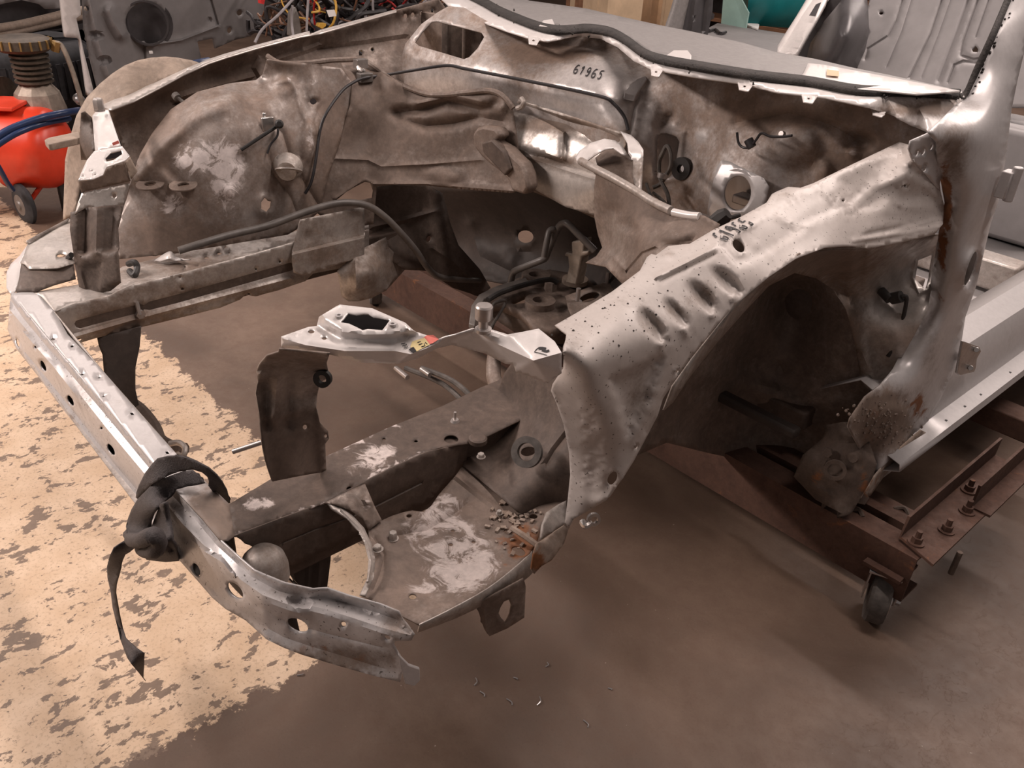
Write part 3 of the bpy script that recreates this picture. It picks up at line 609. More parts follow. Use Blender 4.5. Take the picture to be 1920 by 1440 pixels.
# spots of grime stuck to the panel
rs = np.random.RandomState(8)
sp = [(1213, 550), (1110, 612), (1097, 603), (1152, 568), (1145, 572), (1130, 579), (1075, 620), (1122, 624), (1103, 640), (1200, 560), (1178, 600), (1188, 620), (1265, 638), (1268, 654), (1165, 668), (1080, 600), (1035, 628), (1160, 648), (1230, 590), (1245, 575), (1252, 545), (1287, 500), (1310, 515), (1356, 510)]
dots = cat(*[lathe(S_fen(u, v, .0), S_fen(u, v, .01)-S_fen(u, v), [(0, r), (.001, r*.8)], 7) for (u, v) in sp+[(1190+rs.normal()*34, 590+rs.normal()*26) for _ in range(14)] for r in [rs.uniform(.0006, .0018)]])
g_ = obj('grime_spots', *dots, 'rubber_dusty', fen, smooth=0); g_['kind'] = 'stuff'
# marker number on the rail
DIG = {'6': [[(.9, .95), (.55, 1), (.15, .7), (.05, .3), (.3, 0), (.75, .05), (.9, .3), (.7, .5), (.2, .45)]], '1': [[(.2, .75), (.6, 1), (.5, .5), (.4, 0)]], '9': [[(.9, .75), (.6, 1), (.25, .9), (.15, .6), (.5, .5), (.9, .75), (.8, .3), (.55, .02), (.15, .05)]], '5': [[(1.05, 1), (.4, .95), (.25, .6), (.7, .62), (.85, .3), (.6, .02), (.1, .08)]]}
def number(txt, o, adv, up, S, width, par, k=4, gap=None):
    parts = []
    for i, ch in enumerate(txt):
        for st in DIG[ch]:
            pts = [(o[0]+adv[0]*(i+.62*a)+up[0]*b, o[1]+adv[1]*(i+.62*a)+up[1]*b) for a, b in st]
            q = catmull([np.array(p) for p in pts], 4)
            if gap:
                run = []
                for p, t in zip(q, [catmull([np.array(s) for s in st], 4)[j][1] for j in range(len(q))]):
                    if gap[0] < t < gap[1]:
                        if len(run) > 1: parts.append(ribbon(run, width, S, .003, 0))
                        run = []
                    else: run.append(p)
                if len(run) > 1: parts.append(ribbon(run, width, S, .003, 0))
            else: parts.append(ribbon(q, width, S, .003, 0))
    return obj('marker_number', *cat(*parts), 'ink', par, smooth=0)
number('61965', (1361, 450), (11.8, -6.7), (-28, -9.5), S_fen, 2.6, fen, gap=(.46, .50))

# --- near rear plate with holes, hinge pillar, windscreen pillar, sill
sheet('hinge_plate', [(1708, 264), (1782, 232), (1786, 255), (1770, 300), (1762, 345), (1764, 362), (1740, 332), (1712, 302), (1704, 280)], [row('x', .742, (1708, 264), (1782, 232), (1764, 362), (1712, 302))], 'silver', car, step=7, holes=[ell(1720, 288, 6, 2.4, -65), ell(1732, 285, 7, 3, -65), ell(1747, 276, 6, 2.6, -65), ell(1735, 315, 8, 3.4, -65)], stains=[('rust', 1758, 330, 10, 40, .3)])
pil, S_pil = sheet('hinge_pillar', [(1740, 248), (1800, 188), (1812, 176), (1825, 140), (1858, 70), (1890, -8), (1990, -60), (1930, 60), (1908, 150), (1897, 204), (1886, 296), (1872, 378), (1858, 418), (1830, 538), (1810, 595), (1802, 648), (1785, 704), (1754, 769), (1740, 790), (1725, 806), (1640, 890), (1590, 800), (1594, 785), (1622, 744), (1650, 722), (1675, 690), (1689, 661), (1717, 619), (1737, 577), (1746, 520), (1760, 436), (1771, 380), (1765, 346), (1757, 310), (1756, 268)],
    [row('x', [.755, .74, .738, .738, .735, .73, .74, .77], (1740, 248), (1757, 310), (1771, 380), (1760, 436), (1746, 520), (1737, 577), (1689, 661), (1622, 744)), row('x', [.700, .70, .665], (1805, 182), (1858, 70), (1893, -8)), row('x', [.70, .735, .785, .795, .80, .80, .80, .80], (1950, -20), (1893, 110), (1850, 240), (1822, 360), (1790, 500), (1757, 600), (1728, 700), (1700, 790)), row('x', [.69, .74, .78, .783, .785, .785, .788, .79, .80], (1985, -50), (1908, 150), (1886, 296), (1872, 378), (1830, 538), (1810, 595), (1785, 704), (1754, 769), (1700, 830))], 'silver', car, mode='lins', relax=16, step=9, ang=70,
    holes=[ell(1820, 503, 34, 6, -72)], ridges=[([(1812, 178), (1850, 95), (1890, 0)], 4, -.006)], bumps=[(1660, 790, 50, 40, -30, .015), (1635, 815, 20, 16, 0, .01), (1690, 770, 14, 20, 0, .008)],
    stains=[('rust', 1766, 440, 13, 130, .52), ('rust', 1778, 360, 12, 70, .40), ('rust', 1722, 760, 22, 40, .40), ('dirt', 1790, 300, 30, 60, .2), ('dirt', 1650, 790, 60, 60, .7), ('rust', 1640, 800, 50, 50, .26), ('dirt', 1745, 560, 20, 160, .22), ('dirt', 1780, 280, 40, 60, .18), ('dirt', 1820, 220, 40, 50, .12)])
sheet('pillar_inner', [(1775, 440), (1840, 415), (1822, 540), (1795, 600), (1755, 590)], [row('x', .725, (1765, 440), (1865, 400), (1800, 660), (1740, 640))], 'grime_black', car, step=20)  # added black backing, puts the shade inside the pillar slot into colour
obj('windscreen_sealant', *ribbon([(1800, 184), (1812, 174), (1830, 132), (1862, 62), (1893, -10)], 11, S_pil, .004, 5), 'urethane', car, solid=.004)
obj('sealant_crumbs', *cat(*[lathe(S_pil(1812+t*78+rs.uniform(2, 16), 172-t*170+rs.uniform(-6, 6), .0), (.4, -.4, .6), [(0, r), (r, r*.6)], 6) for t in np.linspace(0, 1, 26) for r in [rs.uniform(.0012, .0032)]]), 'urethane', car)['kind'] = 'stuff'
hp = P(1886, 345, x=.80)
obj('door_hinge_pin', *cat(cyl(hp+np.array([.012, .0, -.03]), hp+np.array([.012, 0, .035]), .009, 14), box(hp+np.array([.0, 0, 0]), (.02, .03, .05))), 'silver', car, bevel=.002)
# sill
sl = lambda pts, **k: [P(u, v, **k) for u, v in pts]
A0 = np.array([.79, 1.36, 0]); yr = np.linspace(1.31, 3.3, 9)
obj('sill', *loft([[(.62, y, .40) for y in yr], [(.70, y, .46) for y in yr], [(.755, y, .44) for y in yr], [(.775, y, .40) for y in yr], [(.785, y, .345) for y in yr], [(.79, y, .325) for y in yr], [(.828, y, .315) for y in yr], [(.832, y, .30) for y in yr], [(.80, y, .285) for y in yr], [(.79, y, .24) for y in yr], [(.77, y, .235) for y in yr]]), 'silver', car, solid=.002, smooth=30)
for y in (1.56, 1.66, 1.75, 1.93, 2.1): obj('sill_clip', *box((.811, y, .3195), (.012, .007, .003)), 'rubber_black', car, smooth=0)
chk = P(1812, 668, x=.79)
obj('door_check', *cat(extr([P(u, v, x=.80) for u, v in [(1806, 640), (1836, 650), (1840, 658), (1832, 672), (1830, 690), (1826, 698), (1800, 704), (1795, 700)]], (-.006, 0, 0)), cyl(P(1831, 656, x=.80), P(1831, 656, x=.806), .006, 12), cyl(P(1820, 690, x=.80), P(1820, 690, x=.806), .006, 12)), 'bare_steel', car, bevel=.001)
# cabin floor seen through the door opening
obj('cabin_floor', *loft([[(-.55, y, .30) for y in (1.55, 2.2, 3.4)], [(-.12, y, .31) for y in (1.55, 2.2, 3.4)], [(-.10, y, .43) for y in (1.55, 2.2, 3.4)], [(.10, y, .43) for y in (1.55, 2.2, 3.4)], [(.12, y, .31) for y in (1.55, 2.2, 3.4)], [(.62, y, .30) for y in (1.55, 2.2, 3.4)], [(.63, y, .40) for y in (1.55, 2.2, 3.4)]]), 'silver', car, solid=.003)
for y0, zz in ((2.05, .37), (2.5, .39)):
    obj('seat_crossmember', *cat(box((.36, y0, zz-.03), (.5, .10, .09)), box((-.36, y0, zz-.03), (.5, .10, .09))), 'silver_dusty', car, bevel=.008)
for c_, s_ in (((.47, 2.02, .425), (.07, .05, .03)), ((.30, 2.0, .43), (.05, .03, .04))): obj('floor_bracket', *box(c_, s_), 'grime_dark', car, bevel=.004)
obj('far_sill_inner', *box((-.70, 2.3, .40), (.1, 1.9, .14)), 'silver', car, bevel=.02)

xs_ = (-.15, .1, .3, .45, .58)
obj('toe_board', *loft([[(x, 1.375, .60) for x in xs_], [(x, 1.40, .45) for x in xs_], [(x, 1.56, .30) for x in xs_]]), 'grime_dark', car, solid=.003)
# rusty jacking block under the pillar
blk = [(1547, 797), (1581, 791), (1630, 828), (1644, 870), (1637, 894), (1597, 962), (1586, 967), (1529, 937), (1488, 894), (1505, 853), (1543, 821)]
sheet('jacking_bracket', blk, [row('y', [1.25, 1.25, 1.26, 1.25, 1.24, 1.20, 1.18, 1.18, 1.18, 1.20, 1.24], *blk), [(1567, 880, 'y', 1.185)]], 'rusty_block', car, step=7, th=.03, bumps=[(1566, 876, 20, 18, 0, -.018), (1600, 850, 26, 16, 30, .012), (1540, 920, 30, 10, 28, .01), (1590, 815, 20, 12, 30, .012)], stains=[('rust', 1535, 895, 14, 14, .3), ('rust', 1620, 905, 16, 40, .3)])
obj('jack_ring', *ring(P(1566, 880, y=1.178), (.4, -.9, .2), .022, .015, .008), 'rusty_block', car)
obj('jack_nut', *lathe(P(1553, 846, y=1.20), (.3, -.9, .3), [(0, .010), (.018, .010)], 6), 'rusty_block', car)
obj('jack_rivet', *lathe(P(1600, 858, y=1.21), (.3, -.9, .3), [(0, .012), (.01, .009)], 10), 'rusty_block', car)
sheet('sill_flange', [(1727, 806), (1738, 812), (1660, 890), (1632, 930), (1612, 935), (1637, 896), (1650, 880), (1690, 838)], [row('x', .81, (1727, 806), (1738, 812)), row('x', .80, (1660, 890), (1612, 935), (1632, 930))], 'rust_crust', car, step=6, stains=[('rust', 1640, 905, 40, 30, .2)])
# crust of underseal and rust lumps at the pillar foot
lum = []
for _ in range(150):
    u = rs.normal(1655, 30); v = 790+(u-1650)*.1+rs.normal(0, 24); r = rs.uniform(.0012, .0045)
    c = S_pil(u, v, .0); lum.append(lathe(c, (rs.normal(), rs.normal(), rs.normal()), [(-r*.6, r*.5), (-r*.1, r), (r*.5, r*.6)], 6))
obj('underseal_crust', *cat(*lum), 'grime', car)['kind'] = 'stuff'

# --- near wheelhouse
sheet('wheelhouse_wall', [(1180, 860), (1233, 765), (1300, 640), (1400, 530), (1500, 465), (1600, 450), (1640, 560), (1650, 700), (1620, 760), (1580, 830), (1480, 880), (1330, 850), (1250, 830)],
    [row('x', .50, (1200, 850), (1290, 690), (1330, 640), (1400, 560)), row('x', (.47, .46, .45), (1300, 800), (1400, 680), (1470, 560)), row('y', 1.34, (1560, 540), (1550, 640), (1520, 740), (1480, 840)), row('y', 1.36, (1640, 560), (1640, 700))], 'grime', car, step=12, noise_amp=.0006,
    bumps=[(1463, 690, 16, 16, 0, -.01), (1470, 760, 90, 30, 30, .03)], ridges=[([(1330, 700), (1420, 720), (1560, 760)], 16, .012)])
obj('wheelhouse_clip', *tube([P(1458, 687, x=.47), P(1463, 689, x=.478), P(1470, 687, x=.47)], .003, 6), 'bare_steel', car)
ds_, _ = sheet('dash_side', [(1500, 476), (1560, 468), (1620, 466), (1752, 440), (1760, 440), (1750, 520), (1740, 577), (1720, 619), (1680, 690), (1640, 735), (1612, 742), (1600, 738), (1612, 700), (1602, 640), (1586, 580), (1565, 545), (1530, 522), (1490, 512), (1442, 536), (1400, 580), (1340, 648), (1290, 712), (1262, 755), (1245, 770), (1262, 725), (1300, 672), (1380, 572), (1440, 520)],
    [row('x', .755, (1262, 735), (1330, 632), (1440, 522)), row('x', (.74, .74, .735), (1560, 470), (1690, 452), (1755, 440)), row('x', .725, (1340, 648), (1442, 536), (1490, 515)), row('y', (1.20, 1.27, 1.33, 1.36), (1545, 528), (1590, 590), (1606, 660), (1608, 735)), row('y', 1.36, (1680, 560), (1740, 577), (1680, 690), (1700, 480))], 'silver_dusty', car, step=8,
    holes=[[(1722, 488), (1749, 477), (1742, 520), (1735, 542), (1716, 524)]], plates=[([(1716, 484), (1756, 470), (1748, 545), (1722, 552), (1708, 520)], .008, 5)],
    ridges=[([(1598, 478), (1592, 560), (1608, 640), (1640, 720)], 13, .02), ([(1630, 475), (1622, 540), (1605, 545)], 8, .012), ([(1545, 528), (1585, 580), (1603, 650)], 6, .01)], stains=[('dirt', 1600, 640, 24, 120, .2), ('dirt', 1690, 560, 60, 90, -.15), ('dirt', 1450, 540, 120, 30, .12), ('rust', 1400, 575, 90, 40, .10), ('dirt', 1560, 490, 80, 30, .3)])
obj('wheel_sensor_plug', *cat(cyl(P(1652, 545, y=1.33), P(1668, 562, y=1.32), .009, 12), cyl(P(1672, 560, y=1.33), P(1690, 556, y=1.33), .012, 12)), 'rubber_black', car)
obj('wheel_sensor_lead', *tube([P(1690, 556, y=1.33), P(1700, 560, y=1.335), P(1690, 610, y=1.34), P(1675, 650, y=1.34), P(1665, 668, y=1.34)], .004, 8), 'rubber_black', car)
obj('floor_crossmember', *box((.30, 1.33, .31), (.62, .07, .05)), 'grime_dark', car, bevel=.006)
obj('cross_brace', *box((.36, 1.17, .36), (.60, .03, .022)), 'grime_black', car, bevel=.006)
# scratched front of the wheelhouse seen over the rail
sheet('wheelhouse_front', [(868, 872), (880, 835), (915, 800), (925, 760), (945, 700), (960, 680), (1060, 700), (1075, 800), (1080, 880), (1068, 950), (1020, 985), (970, 960), (930, 925)],
    [row('z', (.51, .505, .505), (868, 872), (930, 920), (970, 958)), row('y', (.56, .54, .52), (930, 760), (1000, 770), (1060, 790)), row('y', (.58, .57, .55), (950, 700), (1000, 700), (1060, 710)), row('y', (.47, .46, .48), (930, 860), (1000, 880), (1060, 900)), [(1020, 980, 'y', .455)]], 'grime_dark', car, step=8,
    holes=[ell(990, 846, 15, 9, -10)], bumps=[(990, 848, 34, 22, -10, .014), (1000, 800, 16, 16, 0, .004)], ridges=[([(1075, 800), (1040, 845), (1025, 870)], 5, -.008)], stains=[('chalk', 1000, 770, 60, 50, .10), ('dirt', 960, 910, 60, 50, .3)])
obj('wheelhouse_bushing', *ring(P(990, 848, y=.45), (.3, -.75, .55), .024, .014, .010), 'rubber_dusty', car)
obj('wheelhouse_duct', *tube([P(955, 640, y=.66), P(930, 660, y=.66), P(925, 700, y=.63), P(932, 740, y=.60), P(915, 773, y=.56)], .014, 12), 'grime', car)
# debris in the corner of the headlight floor
deb = []
for _ in range(60):
    u = rs.normal(962, 26); v = rs.normal(975, 24); r = rs.uniform(.0014, .0045); c = S_hl(u, v, .003)
    deb.append(box(c, (r*2.2, r*1.3, r*.8), Matrix.Rotation(rs.uniform(0, 3), 3, 'Z') @ Matrix.Rotation(rs.uniform(-.6, .6), 3, 'X')))
obj('leaf_debris', *cat(*deb), 'rust_crust', car, smooth=0)['kind'] = 'stuff'

# --- bulkhead between engine bay and cabin
bulk, S_bk = sheet('bulkhead', [(752, 112), (760, 82), (790, 45), (822, 22), (840, 12), (870, 14), (910, 38), (950, 52), (1000, 66), (1060, 70), (1130, 66), (1180, 95), (1230, 125), (1300, 138), (1400, 152), (1500, 168), (1600, 190), (1680, 215), (1745, 255), (1760, 330), (1700, 340), (1560, 410), (1450, 450), (1330, 440), (1240, 410), (1190, 390), (1100, 340), (960, 270), (760, 210), (757, 150)],
    [row('y', (1.06, 1.05, 1.06), (754, 110), (762, 160), (770, 200)), row('y', (1.12, 1.15, 1.18), (822, 24), (870, 20), (950, 56)), row('y', (1.05, 1.06, 1.07, 1.08, 1.09), (800, 130), (880, 120), (960, 140), (1040, 170), (1130, 195)), row('y', (1.06, 1.08, 1.09, 1.10), (850, 180), (980, 190), (1090, 220), (1180, 255)), row('y', (1.14, 1.16, 1.18), (1000, 100), (1080, 112), (1160, 130)),
     row('y', (1.20, 1.24, 1.24), (1050, 80), (1150, 85), (1190, 110)), row('y', (1.18, 1.20, 1.17), (1215, 200), (1280, 300), (1240, 390)), row('y', (1.20, 1.21, 1.20, 1.19), (1250, 160), (1330, 190), (1450, 190), (1560, 215)), row('y', (1.15, 1.14, 1.15), (1340, 330), (1385, 362), (1420, 410)), row('y', (1.18, 1.17, 1.20), (1360, 270), (1450, 275), (1500, 300)), row('y', (1.20, 1.21, 1.28), (1540, 320), (1600, 290), (1740, 290)), [(1560, 400, 'y', 1.22), (1330, 235, 'y', 1.20)]],
    'bulkhead_paint', car, step=8, ang=60,
    holes=[[(778, 80), (790, 62), (808, 42), (818, 40), (860, 50), (903, 61), (908, 69), (896, 90), (880, 107), (870, 111), (830, 99), (785, 86)], ell(1383, 362, 25, 32, 8, 28), [(1233, 262), (1238, 250), (1250, 249), (1268, 256), (1274, 266), (1268, 300), (1262, 325), (1252, 335), (1238, 334), (1231, 326)], ell(1282, 316, 6, 7)],
    plates=[([(1072, 118), (1195, 150), (1165, 195), (1030, 160)], .010, 6), ([(1222, 240), (1285, 246), (1276, 340), (1222, 345)], .008, 6), ([(1175, 160), (1205, 142), (1215, 148), (1195, 185), (1180, 180)], .006, 3)],
    bumps=[(1338, 196, 17, 17, 0, -.008), (1315, 256, 15, 15, 0, .003), (1490, 270, 60, 50, 20, .03), (1540, 330, 24, 40, 10, .02), (1250, 225, 26, 12, -40, -.012), (1610, 265, 40, 26, 0, -.02), (1600, 285, 14, 14, 0, .012)],
    ridges=[([(1180, 250), (1190, 200), (1200, 170)], 4, -.008), ([(980, 60), (1060, 84), (1150, 90)], 7, -.012), ([(1380, 230), (1480, 212), (1560, 235), (1620, 270)], 9, -.014), ([(760, 95), (775, 110), (880, 128)], 6, .006), ([(1225, 200), (1215, 260), (1222, 330)], 12, .012)],
    stains=[('dirt', 1110, 160, 70, 36, -.46), ('dirt', 1080, 205, 110, 24, -.26), ('dirt', 830, 150, 90, 26, -.18), ('dirt', 1210, 250, 26, 60, -.26), ('dirt', 1315, 256, 10, 10, -.35), ('dirt', 1375, 370, 40, 46, -.36), ('dirt', 1460, 330, 26, 50, -.14), ('dirt', 1250, 290, 20, 45, -.3), ('dirt', 1030, 100, 60, 14, .3), ('dirt', 1450, 215, 120, 20, .3), ('chalk', 1305, 290, 22, 14, .24), ('chalk', 1600, 282, 14, 16, .30), ('dirt', 1560, 300, 60, 50, .1), ('dirt', 800, 60, 50, 30, -.1)])
number('61965', (1074, 136), (11.2, 2.6), (7, -15), S_bk, 1.9, bulk)
obj('bulkhead_bracket', *extr([S_bk(u, v, .006) for u, v in [(1170, 172), (1194, 148), (1208, 143), (1211, 150), (1192, 178), (1188, 190), (1168, 186)]], (0, .004, 0)), 'silver', bulk, bevel=.001)
obj('dash_grommet', *ring(S_bk(1282, 316, .002), (0, -1, .1), .024, .009, .012), 'rubber_black', bulk)
bpl = sheet('booster_plate', [(1345, 312), (1353, 300), (1366, 302), (1432, 334), (1442, 350), (1436, 380), (1422, 422), (1380, 432), (1322, 420), (1332, 360)], [[(u, v, 'y', float(S_bk(u, v, .022)[1])) for u, v in [(1353, 302), (1436, 340), (1424, 418), (1326, 418), (1340, 330), (1385, 400)]]], 'silver', car, step=8, holes=[ell(1383, 362, 26, 33, 8, 28)])[0]
obj('booster_rim', *ring(S_bk(1383, 362, -.002), (0, -1, .05), .047, .0425, .006, 36), 'silver', bulk)
for (u, v) in ((1352, 318), (1417, 342), (1346, 398), (1400, 415)): obj('booster_stud', *ring(S_bk(u, v, .001), (0, -1, 0), .006, .003, .005, 12), 'silver', bulk)
# pale cabin parts behind the openings
obj('pedal_box', *cat(box((.30, 1.36, .77), (.16, .03, .16)), box((.34, 1.32, .75), (.05, .04, .02))), 'silver', car, bevel=.004)
sheet('recess_back', [(1226, 244), (1282, 250), (1272, 340), (1226, 342)], [row('y', 1.235, (1226, 244), (1282, 250), (1272, 340), (1226, 342))], 'silver', car, step=12)
obj('cowl_duct_back', *box((-.62, 1.22, .90), (.34, .02, .22)), 'grime', car, smooth=0)
obj('cowl_duct_post', *box((-.52, 1.17, .93), (.03, .05, .2)), 'grime_dark', car, bevel=.006)
obj('brake_pipe_loop', *tube([P(1255, 392, y=1.10), P(1252, 365, y=1.12), P(1238, 335, y=1.13), P(1236, 305, y=1.13), P(1242, 288, y=1.12), P(1250, 274, y=1.12), P(1257, 285, y=1.12), P(1258, 310, y=1.12), P(1248, 330, y=1.13), P(1238, 345, y=1.13), P(1224, 352, y=1.12)], .0045, 8), 'rubber_dusty', car)
obj('brake_pipe_tie', *ring(P(1241, 334, y=1.122), (0, .2, 1), .011, .006, .010, 14), 'galv_bolt', car)
for i, pth in enumerate(([(1212, 345, 1.1), (1222, 372, 1.06), (1232, 388, 1.04)], [(1225, 362, 1.1), (1246, 380, 1.06), (1252, 396, 1.03)])):
    obj('brake_pipe', *tube([P(u, v, y=y) for u, v, y in pth], .0035, 8), 'rubber_dusty', car)
obj('clipped_lead', *cat(tube([P(1382, 248, y=1.13), P(1385, 268, y=1.13), P(1395, 277, y=1.13), P(1408, 274, y=1.125), P(1418, 262, y=1.12), P(1428, 250, y=1.12), P(1445, 256, y=1.12), P(1470, 256, y=1.12), P(1485, 254, y=1.12)], .0025, 7), cyl(P(1403, 262, y=1.125), P(1410, 276, y=1.125), .009, 10)), 'wire_black', car)
obj('lead_clip', *lathe(P(1468, 252, y=1.14), (0, -1, .3), [(0, .006), (.008, .005)], 12), 'galv_bolt', car)

# --- cowl: windscreen flange, sealant, trim tabs, inner panel
CE = [(800, -18), (827, -2), (840, 10), (867, 16), (910, 43), (947, 57), (997, 73), (1027, 77), (1060, 72), (1087, 68), (1127, 73), (1157, 88), (1187, 113), (1220, 130), (1293, 143), (1387, 157), (1460, 173), (1547, 183), (1619, 198), (1658, 211), (1689, 223), (1717, 239), (1742, 250)]
CB = [(800, -40), (840, -25), (870, -5), (900, 10), (925, 25), (960, 40), (1010, 58), (1040, 64), (1075, 63), (1100, 62), (1138, 67), (1167, 82), (1200, 107), (1230, 120), (1293, 131), (1400, 148), (1500, 160), (1600, 178), (1661, 181), (1720, 184), (1793, 186)]
CT = [(830, -48), (860, -30), (885, -14), (915, 2), (940, 16), (965, 28), (1010, 46), (1050, 53), (1080, 52), (1107, 50), (1147, 57), (1180, 74), (1213, 97), (1240, 106), (1293, 117), (1427, 139), (1527, 150), (1600, 163), (1661, 166), (1720, 167), (1800, 172)]
zc = 1.045
def cz(u): return float(np.interp(u, [800, 950, 1100, 1300, 1600, 1800], [1.03, 1.045, 1.05, 1.05, 1.045, 1.035]))
flg, S_fl = sheet('windscreen_flange', CE+[(1790, 215), (1808, 180), (1802, 170)]+CT[::-1], [[(u, v, 'z', cz(u)-.013-(.035 if u > 1700 else .015 if u > 1650 else 0)) for u, v in CE], [(u, v, 'z', cz(u)-.004) for u, v in CB], [(u, v, 'z', cz(u)) for u, v in CT]], 'white_paint', car, mode='lin', step=8, ang=60, th=.003,
    stains=[('dirt', 1700, 205, 90, 24, .42), ('dirt', 1000, 68, 60, 8, .2), ('dirt', 1200, 118, 40, 10, .2), ('dirt', 1780, 200, 40, 30, .3), ('dirt', 880, 20, 40, 16, .25)])
mid = [((a[0]+b[0])/2, (a[1]+b[1])/2) for a, b in zip(CB, CT)]
obj('windscreen_sealant', *ribbon(mid, 13, S_fl, .005, 5), 'urethane', car, solid=.006)
obj('sealant_stubble', *cat(*[lathe(S_fl(u+rs.normal()*4, v+rs.normal()*5, .008), (rs.normal(), rs.normal(), 1.5), [(0, r), (r*2.2, r*.4)], 5) for _ in range(9) for (u, v) in mid for r in [rs.uniform(.0012, .003)]]), 'urethane', car)['kind'] = 'stuff'
def tabpx(u, v, w, h, tilt):
    c, s = math.cos(math.radians(tilt)), math.sin(math.radians(tilt)); q = [(-w, -h*.2), (w, -h*.2), (w*.6, h*.8), (-w*.6, h*.8)]
    z0 = cz(u)-.011-(.016 if u > 1640 else 0)
    o = sheet('trim_tab', [(u+a*c-b*s, v+a*s+b*c) for a, b in q], [row('z', z0, *[(u+a*c-b*s, v+a*s+b*c) for a, b in q])], 'white_paint', flg, step=4, holes=[ell(u-h*.25*s, v+h*.25*c, 2.6, 2.2)], th=.002)[0]
for (u, v, t) in ((1001, 72, 12), (1231, 131, 14), (1397, 158, 12), (1517, 181, 10), (1648, 206, 16)): tabpx(u, v, 12 if u < 1300 else 15, 14, t)
obj('flange_wire', *tube([P(1050, 66, z=1.035), P(1087, 60, z=1.04), P(1127, 64, z=1.04), P(1160, 80, z=1.04), P(1190, 104, z=1.035)], .004, 8), 'silver', flg)
CTE = [(870, -40), (930, -16), (993, 1), (1100, 16), (1160, 30), (1237, 47), (1293, 58), (1393, 80), (1453, 97), (1527, 110), (1600, 127), (1661, 139), (1802, 170)]
inn, S_in = sheet('dash_top_panel', CT+CTE[::-1], [[(u, v, 'z', cz(u)-.002) for u, v in CT], [(u, v, 'z', 1.03) for u, v in CTE]], 'grey_panel', car, mode='lin', step=12, ang=60, ridges=[([(1160, 46), (1300, 62), (1420, 86)], 3, .002)], stains=[('dirt', 1620, 145, 80, 20, -.2)])
obj('dash_top_drop', *loft([[P(u, v, z=1.03) for u, v in CTE], [P(u, v, z=1.03)+np.array([0, .02, -.05]) for u, v in CTE], [P(u, v, z=1.03)+np.array([0, .0, -.18]) for u, v in CTE]]), 'grey_panel', car, solid=.003)
sheet('dash_top_corner', [(1515, 118), (1543, 121), (1661, 143), (1800, 170), (1720, 176), (1661, 170), (1600, 166), (1527, 153), (1498, 148), (1507, 136)], [[(u, v, 'z', 1.049) for u, v in [(1515, 118), (1661, 143), (1800, 170), (1600, 166), (1498, 148)]]], 'white_paint', car, step=9, th=.003)
for poly in ([(1010, 48), (1018, 38), (1036, 35), (1040, 44), (1040, 52)], [(1248, 104), (1262, 94), (1290, 94), (1297, 103), (1296, 112)]):
    pp = [P(u, v, z=1.052) for u, v in poly]
    obj('dash_clip', *extr(pp, (0, 0, -.012)), 'white_paint', inn, bevel=.002)
patch('note_tape', [(1550, 130), (1573, 133), (1573, 143), (1550, 141)], lambda u, v, l: P(u, v, z=1.0525), 'cardboard_light', inn)

# --- lower cross channel in front of the bulkhead
ch, S_ch = sheet('dash_crossmember', [(955, 205), (963, 200), (973, 186), (1070, 217), (1163, 247), (1178, 262), (1160, 300), (1120, 330), (1118, 405), (1060, 388), (990, 348), (960, 325), (950, 260)], [row('y', 1.075, (973, 186), (1070, 217), (1163, 247)), row('y', 1.085, (970, 215), (1080, 252), (1150, 285)), row('y', (1.04, 1.04), (985, 290), (1115, 340)), row('y', 1.045, (990, 345), (1116, 400)), [(955, 230, 'y', 1.07)]], 'silver_dusty', car, step=8, ang=50,
    plates=[([(960, 208), (1000, 216), (1058, 248), (1055, 300), (985, 286), (960, 275)], .018, 5)], ridges=[([(975, 192), (1070, 222), (1160, 252)], 4, .008), ([(975, 202), (1070, 232), (1160, 262)], 7, -.016), ([(985, 282), (1050, 305), (1118, 328)], 5, -.012), ([(985, 293), (1050, 316), (1118, 338)], 2.5, .003)],
    stains=[('dirt', 1060, 235, 110, 12, .3), ('dirt', 1040, 300, 90, 8, .25), ('dirt', 1050, 270, 120, 30, -.18), ('dirt', 1060, 350, 90, 30, -.18)])
sheet('channel_under_edge', [(985, 343), (1060, 372), (1118, 400), (1120, 412), (1060, 384), (1000, 360)], [row('y', 1.10, (985, 343), (1060, 375), (1120, 408))], 'grime', car, step=9)
obj('channel_hook', *tube([P(970, 203, y=1.04), P(978, 200, y=1.04), P(982, 192, y=1.04), P(978, 185, y=1.045)], .006, 8), 'silver_dusty', car)

# --- near tower: side wall with rolled lip, and the curled pale flange
tw, S_tw = sheet('tower_wall', [(1090, 302), (1113, 314), (1150, 334), (1190, 356), (1240, 387), (1263, 397), (1320, 404), (1350, 420), (1340, 440), (1290, 462), (1220, 490), (1205, 516), (1168, 534), (1135, 500), (1098, 492), (1118, 480), (1129, 464), (1121, 440), (1114, 405), (1114, 350), (1117, 328)],
    [row('y', (.96, .945, .92, .90, .88, .88), (1090, 302), (1113, 314), (1190, 356), (1240, 387), (1320, 404), (1345, 425)), row('y', (.95, .94, .90), (1114, 405), (1129, 464), (1098, 492)), row('y', (.86, .82, .85), (1200, 440), (1205, 516), (1270, 440)), row('y', (.84, .88), (1168, 534), (1135, 500))], 'grime', car, step=8,
    bumps=[(1178, 425, 26, 12, 25, -.014), (1150, 395, 18, 12, 25, -.008), (1270, 440, 40, 18, -10, .012)], ridges=[([(1128, 470), (1150, 480), (1170, 505)], 4, .006), ([(1175, 510), (1205, 475), (1230, 465)], 3, -.008)], stains=[('dirt', 1190, 380, 60, 20, .2), ('chalk', 1270, 440, 30, 14, .22), ('dirt', 1150, 450, 30, 60, -.12)])
